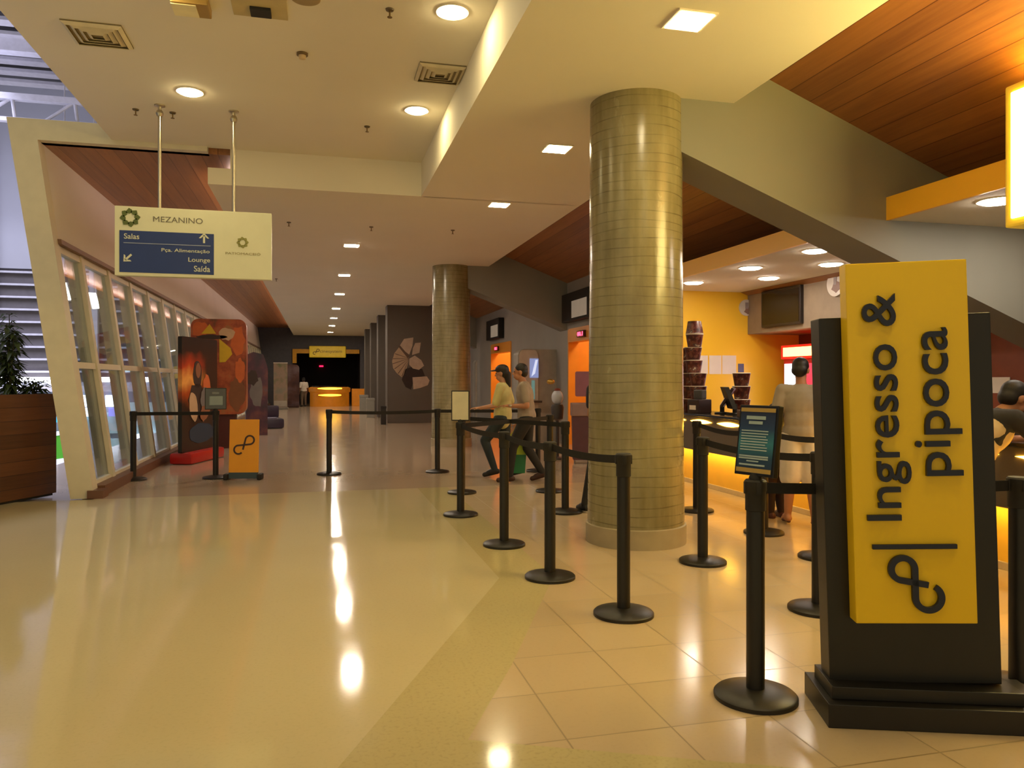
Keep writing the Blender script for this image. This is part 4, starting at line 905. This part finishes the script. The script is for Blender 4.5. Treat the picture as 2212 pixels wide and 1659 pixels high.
# ------------------------------------------------------------------ PEOPLE
def remesh(mb, name, voxel, smooth=3):
    me = mb.mesh(name); o = bpy.data.objects.new(name, me); COL.objects.link(o)
    m = o.modifiers.new('r', 'REMESH'); m.mode = 'VOXEL'; m.voxel_size = voxel; m.use_smooth_shade = True
    s = o.modifiers.new('s', 'SMOOTH'); s.iterations = smooth; s.factor = .5
    dg = bpy.context.evaluated_depsgraph_get(); out = bpy.data.meshes.new_from_object(o.evaluated_get(dg))
    bpy.data.objects.remove(o); bpy.data.meshes.remove(me); out.name = name; out.materials.clear()
    for p in out.polygons: p.use_smooth = True
    return out
def rot_to(d, up=(0, 0, 1)):
    """rotation taking local z to d, keeping local y forward-ish"""
    z = Vector(d).normalized(); y = Vector((0, 1, 0)); x = y.cross(z)
    if x.length < 1e-3: x = Vector((1, 0, 0))
    x.normalize(); y = z.cross(x); return Matrix((x, y, z)).transposed()
def person(label, loc, rz, J, look, voxel=.010):
    """J: joints in metres, x right, y forward, z up. look: colours and garment lengths"""
    t = thing('person', label, 'person', loc, rz); V = {k: Vector(v) for k, v in J.items()}
    hp, ch, nk, hd = V['pelvis'], V['chest'], V['neck'], V['head']; tr_ = rot_to(nk-hp); hr = rot_to(V.get('headup', Vector((0, 0, 1))))
    fw = V.get('face', Vector((0, 1, 0))).normalized(); hx = fw.cross(Vector((0, 0, 1))).normalized(); hz_ = hx.cross(fw); HR = Matrix((hx, fw, hz_)).transposed()
    H = lambda x, y, z: hd+HR @ Vector((x, y, z))
    k = look.get('girth', 1.)
    b = MB()
    b.ell(ch, (.165*k, .112*k, .20), tr_); b.ell(hp.lerp(ch, .5), (.138*k, .105*k, .17), tr_); b.ell(hp, (.16*k, .115*k, .13), tr_)
    b.cap(ch.lerp(nk, .6), .07, nk, .055); b.cap(nk, .054, hd-Vector((0, 0, .04)), .05)
    b.ell(hd+HR @ Vector((0, -.01, .025)), (.074, .094, .098), HR); b.ell(H(0, .025, -.055), (.055, .065, .06), HR)
    b.cap(H(0, .088, .01), .010, H(0, .104, -.022), .014); b.ell(H(0, .083, -.06), (.026, .014, .012), HR)
    for s in (-1, 1): b.ell(H(s*.076, -.005, -.005), (.012, .022, .032), HR)
    for s, S in ((-1, 'L'), (1, 'R')):
        sh, el, wr = V['sh'+S], V['el'+S], V['wr'+S]
        b.cap(ch+Vector((0, 0, .1)), .075, sh, .056); b.cap(sh, .052, el, .040); b.cap(el, .040, wr, .027)
        hdv = V.get('hd'+S, wr-el).normalized(); pn = V.get('pn'+S, Vector((s, 0, 0))); side = hdv.cross(pn).normalized(); pn = side.cross(hdv).normalized()
        R3 = Matrix((side, pn, hdv)).transposed(); b.ell(wr+hdv*.05, (.040, .016, .052), R3); b.cap(wr, .024, wr+hdv*.03, .022)
        curl = look.get('curl', .5)
        for i, (off, ln) in enumerate(((-.028, .065), (-.009, .075), (.010, .070), (.028, .055))):
            a = wr+hdv*.09+side*off; d1 = (hdv+pn*-.25*curl).normalized(); m = a+d1*ln*.55; d2 = (hdv+pn*-1.2*curl).normalized(); b.cap(a-hdv*.02, .0095, m, .0092, 8); b.cap(m, .0092, m+d2*ln*.5, .008, 8)
        a = wr+hdv*.03-side*.03; m = a+(hdv*.6-side*.7-pn*.3).normalized()*.04; b.cap(a, .012, m, .0105, 8); b.cap(m, .0105, m+(hdv-side*.2-pn*.4).normalized()*.03, .009, 8)
        hi, kn, an, to = V['hi'+S], V['kn'+S], V['an'+S], V['to'+S]
        b.cap(hi, .088*k, kn, .055); b.cap(kn, .054, an.lerp(kn, .55), .052); b.cap(an.lerp(kn, .55), .052, an, .034)
        heel = an+Vector((0, 0, -.035))-(to-an)*.22; b.cap(an, .036, heel, .034); b.cap(heel, .030, to, .026); b.cap(an, .034, to.lerp(an, .35)+Vector((0, 0, .01)), .03)
    link(remesh(b, 'body', voxel), 'body', look['skin'], t)
    # face details
    e = MB()
    for s in (-1, 1): e.ell(H(s*.031, .080, .012), (.011, .008, .007), HR, 10, 6)
    e.build('eye', M('eye_dark', '#1d1512', .2), t, True); MB().ell(H(0, .092, -.06), (.021, .006, .006), HR, 10, 6).build('mouth', M('lip', '#7d4038', .5), t, True)
    hb = MB(); hb.ell(H(0, -.022, .045), (.083, .098, .088), HR); hb.ell(H(0, -.05, -.005), (.078, .068, .075), HR)
    if look.get('hair_long'): hb.cap(H(0, -.08, -.02), .06, H(0, -.09, -.19), .035)
    link(remesh(hb, 'hair', .010, 2), 'hair', look['hair'], t)
    if 'cap' in look:
        c_ = MB(); c_.ell(H(0, -.01, .065), (.092, .106, .075), HR); c_.ell(H(0, .11, .055), (.07, .07, .012), HR); link(remesh(c_, 'cap', .009, 2), 'cap', look['cap'], t)
    # shirt
    g = MB(); q = .018
    g.ell(ch, (.165*k+q, .112*k+q, .20), tr_); g.ell(hp.lerp(ch, .5), (.145*k+q, .112*k+q, .2), tr_); g.ell(hp+(ch-hp)*.08, (.162*k+q, .12*k+q, look.get('hem', .15)), tr_)
    g.cap(ch.lerp(nk, .45), .085, ch.lerp(nk, .8), .068)
    for S in 'LR':
        sh, el, wr = V['sh'+S], V['el'+S], V['wr'+S]; f = look.get('sleeve', .6)
        g.cap(ch+Vector((0, 0, .09)), .09, sh, .066)
        if f <= 1: g.cap(sh, .066, sh.lerp(el, f), .062)
        else: g.cap(sh, .066, el, .054); g.cap(el, .054, el.lerp(wr, f-1), .04)
    link(remesh(g, 'shirt', .012), 'shirt', look['shirt'], t)
    if 'vest' in look:
        g = MB(); q = .032; g.ell(ch, (.150*k+q, .112*k+q, .19), tr_); g.ell(hp.lerp(ch, .45), (.145*k+q, .112*k+q, .2), tr_); g.ell(hp.lerp(ch, .15), (.15*k+q, .105*k+q, .13), tr_); link(remesh(g, 'vest', .012), 'vest', look['vest'], t)
    g = MB(); q = .014; g.ell(hp, (.165*k+q, .12*k+q, .12), tr_)
    for S in 'LR':
        hi, kn, an = V['hi'+S], V['kn'+S], V['an'+S]; f = look.get('leg', 1.)
        loose = look.get('loose', .0)
        if f < .5: g.cap(hi, .095*k+q, hi.lerp(kn, f*2), .075+q+loose)
        else: g.cap(hi, .092*k+q, kn, .066+q*.5+loose); g.cap(kn, .066+q*.5+loose, kn.lerp(an, (f-.5)*2), .050+loose)
    link(remesh(g, 'trousers' if look.get('leg', 1.) >= .9 else 'shorts', .012), 'trousers' if look.get('leg', 1.) >= .9 else 'shorts', look['pants'], t)
    for S in 'LR':
        an, to = V['an'+S], V['to'+S]; heel = an+Vector((0, 0, -.045))-(to-an)*.25
        if look.get('sandals'):
            g = MB(); d = (to-heel); g.cap(heel+Vector((0, 0, -.018)), .02, to+Vector((0, 0, -.01)), .018); g.cap(heel.lerp(to, .5)+Vector((-.03, 0, -.01)), .016, heel.lerp(to, .5)+Vector((.03, 0, -.01)), .016); g.tube([heel.lerp(to, .45)+Vector((-.045, 0, -.01)), heel.lerp(to, .75)+Vector((0, 0, .03)), heel.lerp(to, .45)+Vector((.045, 0, -.01))], .007, 8)
            link(remesh(g, 'sandal', .008, 2), 'sandal', look['shoe'], t)
        else:
            g = MB(); g.cap(heel, .042, to, .036); g.cap(an+Vector((0, 0, -.01)), .048, to.lerp(an, .4), .04); sh_ = link(remesh(g, 'shoe', .010, 2), 'shoe', look['shoe'], t)
            if 'sole' in look: g = MB(); g.cap(heel+Vector((0, 0, -.026)), .030, to+Vector((0, 0, -.018)), .028); link(remesh(g, 'sole', .010, 2), 'sole', look['sole'], sh_)
    return t
def stand(h=1.7, dx=0., **kw):
    s = h/1.70
    J = dict(pelvis=(0, 0, .93), chest=(0, -.01, 1.25), neck=(0, -.01, 1.45), head=(0, .015, 1.585), shL=(-.185, -.01, 1.385), shR=(.185, -.01, 1.385), elL=(-.235, -.04, 1.10), elR=(.235, -.04, 1.10), wrL=(-.235, .06, .86), wrR=(.235, .06, .86),
             hiL=(-.09, 0, .90), hiR=(.09, 0, .90), knL=(-.10, .02, .49), knR=(.10, .02, .49), anL=(-.11, -.02, .085), anR=(.11, -.02, .085), toL=(-.13, .15, .03), toR=(.13, .15, .03))
    J.update(kw); return {k: tuple(c*s for c in v) if k not in ('face', 'headup', 'hdL', 'hdR', 'pnL', 'pnR') else v for k, v in J.items()}
skin_t = M('skin_tan', '#b07a58', .55, var=.05); skin_l = M('skin_light', '#c08d6c', .55, var=.05); skin_d = M('skin_brown', '#8a5a40', .55, var=.05); hair_b = M('hair_black', '#17110e', .5, var=.3, nscale=40)
cl = lambda n, c: M('cloth_'+n, c, .85, var=.08, nscale=9, bump=.15)
def facing(p, yaw=0.): return yaw
# man in beige at the counter (back to us, looking down to the right)
q = at(1730, 900, 7.65); q.z = 0
man = person('man in a beige polo and pale shorts standing at the counter, back turned', (q.x, q.y, 0), -PSI-math.radians(12), stand(1.66, face=(.35, .9, -.25), wrR=(.2, .2, 1.0), elR=(.24, .0, 1.12), wrL=(-.2, .14, .95), elL=(-.25, -.02, 1.12), anL=(-.12, .06, .085), toL=(-.14, .23, .03), anR=(.12, -.08, .085), toR=(.17, .09, .03), hdR=(0, 1, 0), pnR=(0, 0, 1)),
             dict(skin=skin_t, hair=hair_b, shirt=cl('beige', '#9c9180'), pants=cl('pale', '#d6cdc0'), shoe=M('sandal_brown', '#5a3424', .6), sandals=1, leg=.52, loose=.035, sleeve=.75, girth=1.02, hem=.15))
q = at(1690, 900, 8.0); q.z = 0
person('child in dark clothes half hidden behind the blue notice, beside the man in beige', (q.x-.02, q.y+.1, 0), -PSI+.3, stand(1.16, wrL=(-.18, .25, 1.0), wrR=(.2, .22, 1.0)), dict(skin=skin_d, hair=hair_b, hair_long=1, shirt=cl('black', '#241c1c'), pants=cl('maroon_dark', '#2a1a1a'), shoe=M('shoe_maroon', '#4a1f1c', .5), sole=paper, girth=.9))
# walking couple
q = fl(1086, 1030)
person('woman in a pale yellow shirt and dark visor walking beside the belt posts', (q.x, q.y, 0), PI/2-PSI-.25, stand(1.66, face=(0, 1, -.1), knL=(-.09, .26, .56), anL=(-.10, .10, .12), toL=(-.11, .26, .04), knR=(.09, -.02, .49), anR=(.1, -.22, .11), toR=(.11, -.06, .03), elL=(-.22, .06, 1.1), wrL=(-.18, .30, 1.06), hdL=(0, 1, 0), pnL=(0, 0, 1), elR=(.23, -.08, 1.12), wrR=(.22, .08, .95)),
       dict(skin=skin_l, hair=hair_b, hair_long=1, cap=M('visor_dark', '#2a2320', .5), shirt=cl('pale_yellow', '#c9bf80'), pants=cl('denim', '#2c3438'), shoe=M('shoe_dark', '#1c1714', .5), sleeve=.85, hem=.22))
q = fl(1138, 1040)
walker = person('man in a grey T-shirt and dark trousers walking with a green bag', (q.x, q.y, 0), PI/2-PSI-.1, stand(1.68, face=(-.1, 1, -.05), chest=(0, .03, 1.25), neck=(0, .06, 1.45), head=(0, .10, 1.58), shL=(-.18, .03, 1.385), shR=(.18, .03, 1.385), knL=(-.09, .2, .5), anL=(-.1, .24, .085), toL=(-.11, .40, .03), knR=(.09, .0, .48), anR=(.1, -.22, .12), toR=(.11, -.07, .03), elL=(-.23, -.02, 1.1), wrL=(-.17, .24, 1.1), hdL=(.1, 1, 0), pnL=(0, 0, 1), elR=(.22, .02, 1.10), wrR=(.22, .16, .82)),
       dict(skin=skin_t, hair=hair_b, shirt=cl('grey', '#97897a'), pants=cl('charcoal', '#211f1e'), shoe=M('shoe_brown', '#3a2018', .5), sleeve=.7))
MB().lathe([(.034, -.012), (.037, 0), (.034, .012)], 16).build('watch', steel, walker, True).location = (-.175*.99, .215*.99, 1.09)
q = fl(1113, 1036)
bg = thing('shopping_bag', 'green carrier bag with a lime top hanging between the walking couple', 'bag', (q.x, q.y, .10), -PSI)
MB().prism([(-.14, -.06, 0), (.14, -.06, 0), (.16, -.07, .27), (-.16, -.07, .27)], (0, .13, 0)).build('lower_body', M('bag_green', '#2c7a50', .45), bg); MB().prism([(-.16, -.07, .27), (.16, -.07, .27), (.165, -.06, .41), (-.165, -.06, .41)], (0, .12, 0)).build('lime_top', M('bag_lime', '#a9c02c', .45), bg)
MB().tube([(-.09, 0, .40), (-.06, 0, .56), (0, 0, .66), (.06, 0, .56), (.09, 0, .40)], .008, 8).build('handle', M('bag_lime', '#a9c02c', .45), bg, True)
# person leaning on the counter right of the totem
q = at(2108, 900, 5.5)
person('person in a cream vest over dark sleeves leaning on the counter right of the totem', (q.x, q.y, 0), -PI/2-.15, stand(1.60, pelvis=(0, -.12, .90), chest=(0, .10, 1.14), neck=(0, .22, 1.30), head=(0, .32, 1.40), face=(0, .9, -.4), shL=(-.18, .18, 1.26), shR=(.18, .18, 1.26), elL=(-.24, .36, 1.06), elR=(.24, .36, 1.06), wrL=(-.14, .56, 1.08), wrR=(.14, .56, 1.08), hdL=(.3, 1, 0), hdR=(-.3, 1, 0), pnL=(0, 0, 1), pnR=(0, 0, 1), hiL=(-.09, -.12, .88), hiR=(.09, -.12, .88), knL=(-.1, -.06, .48), knR=(.1, -.06, .48), anL=(-.11, -.14, .085), anR=(.11, -.14, .085), toL=(-.13, .03, .03), toR=(.13, .03, .03)),
       dict(skin=skin_t, hair=hair_b, shirt=cl('slate', '#2e2c2c'), vest=cl('cream', '#c2ac88'), pants=cl('plum', '#3a2426'), shoe=M('shoe_dark', '#1c1714', .5), sleeve=1.1, girth=.95))
# person mostly behind the big column
q = fl(1300, 1108)
person('person behind the big column with one black sneaker showing', (q.x+.12, q.y+.12, 0), -PSI, stand(1.65, knL=(-.17, .02, .49), anL=(-.27, -.10, .085), toL=(-.33, .05, .03), wrL=(-.12, .2, 1.0), wrR=(.12, .2, 1.0), elL=(-.2, -.02, 1.1)), dict(skin=skin_t, hair=hair_b, shirt=cl('navy', '#26242e'), pants=cl('black_jeans', '#1c1a1a'), shoe=M('shoe_black', '#161312', .5), sole=paper, girth=.85))
# far person
q = fl(656, 878)
person('far person in a white shirt standing before the orange counter', (q.x, q.y, 0), .4, stand(1.55), dict(skin=skin_d, hair=hair_b, shirt=cl('white', '#c9bdac'), pants=cl('khaki', '#6b5a48'), shoe=M('shoe_dark', '#1c1714', .5), sleeve=.8), .014)

# ------------------------------------------------------------------ WORLD, CAMERA, COLOUR
W = bpy.data.worlds.new('world'); SC.world = W; W.use_nodes = True
bgd = W.node_tree.nodes['Background']; bgd.inputs[0].default_value = hexc('#e4d3ac'); bgd.inputs[1].default_value = .75
cam = bpy.data.cameras.new('camera'); co_ = bpy.data.objects.new('camera', cam); COL.objects.link(co_)
co_.location = CAM; co_.rotation_euler = (PI/2, 0, -PSI); cam.sensor_width = 36; cam.lens = 36*F/2212; cam.shift_y = -(829.5-HOR)/2212; cam.clip_end = 200
SC.camera = co_
SC.view_settings.view_transform = 'Standard'; SC.view_settings.look = 'None'; SC.view_settings.gamma = 1; SC.view_settings.use_curve_mapping = False
SC.view_settings.exposure = 0.08
SC.cycles.sample_clamp_indirect = 6
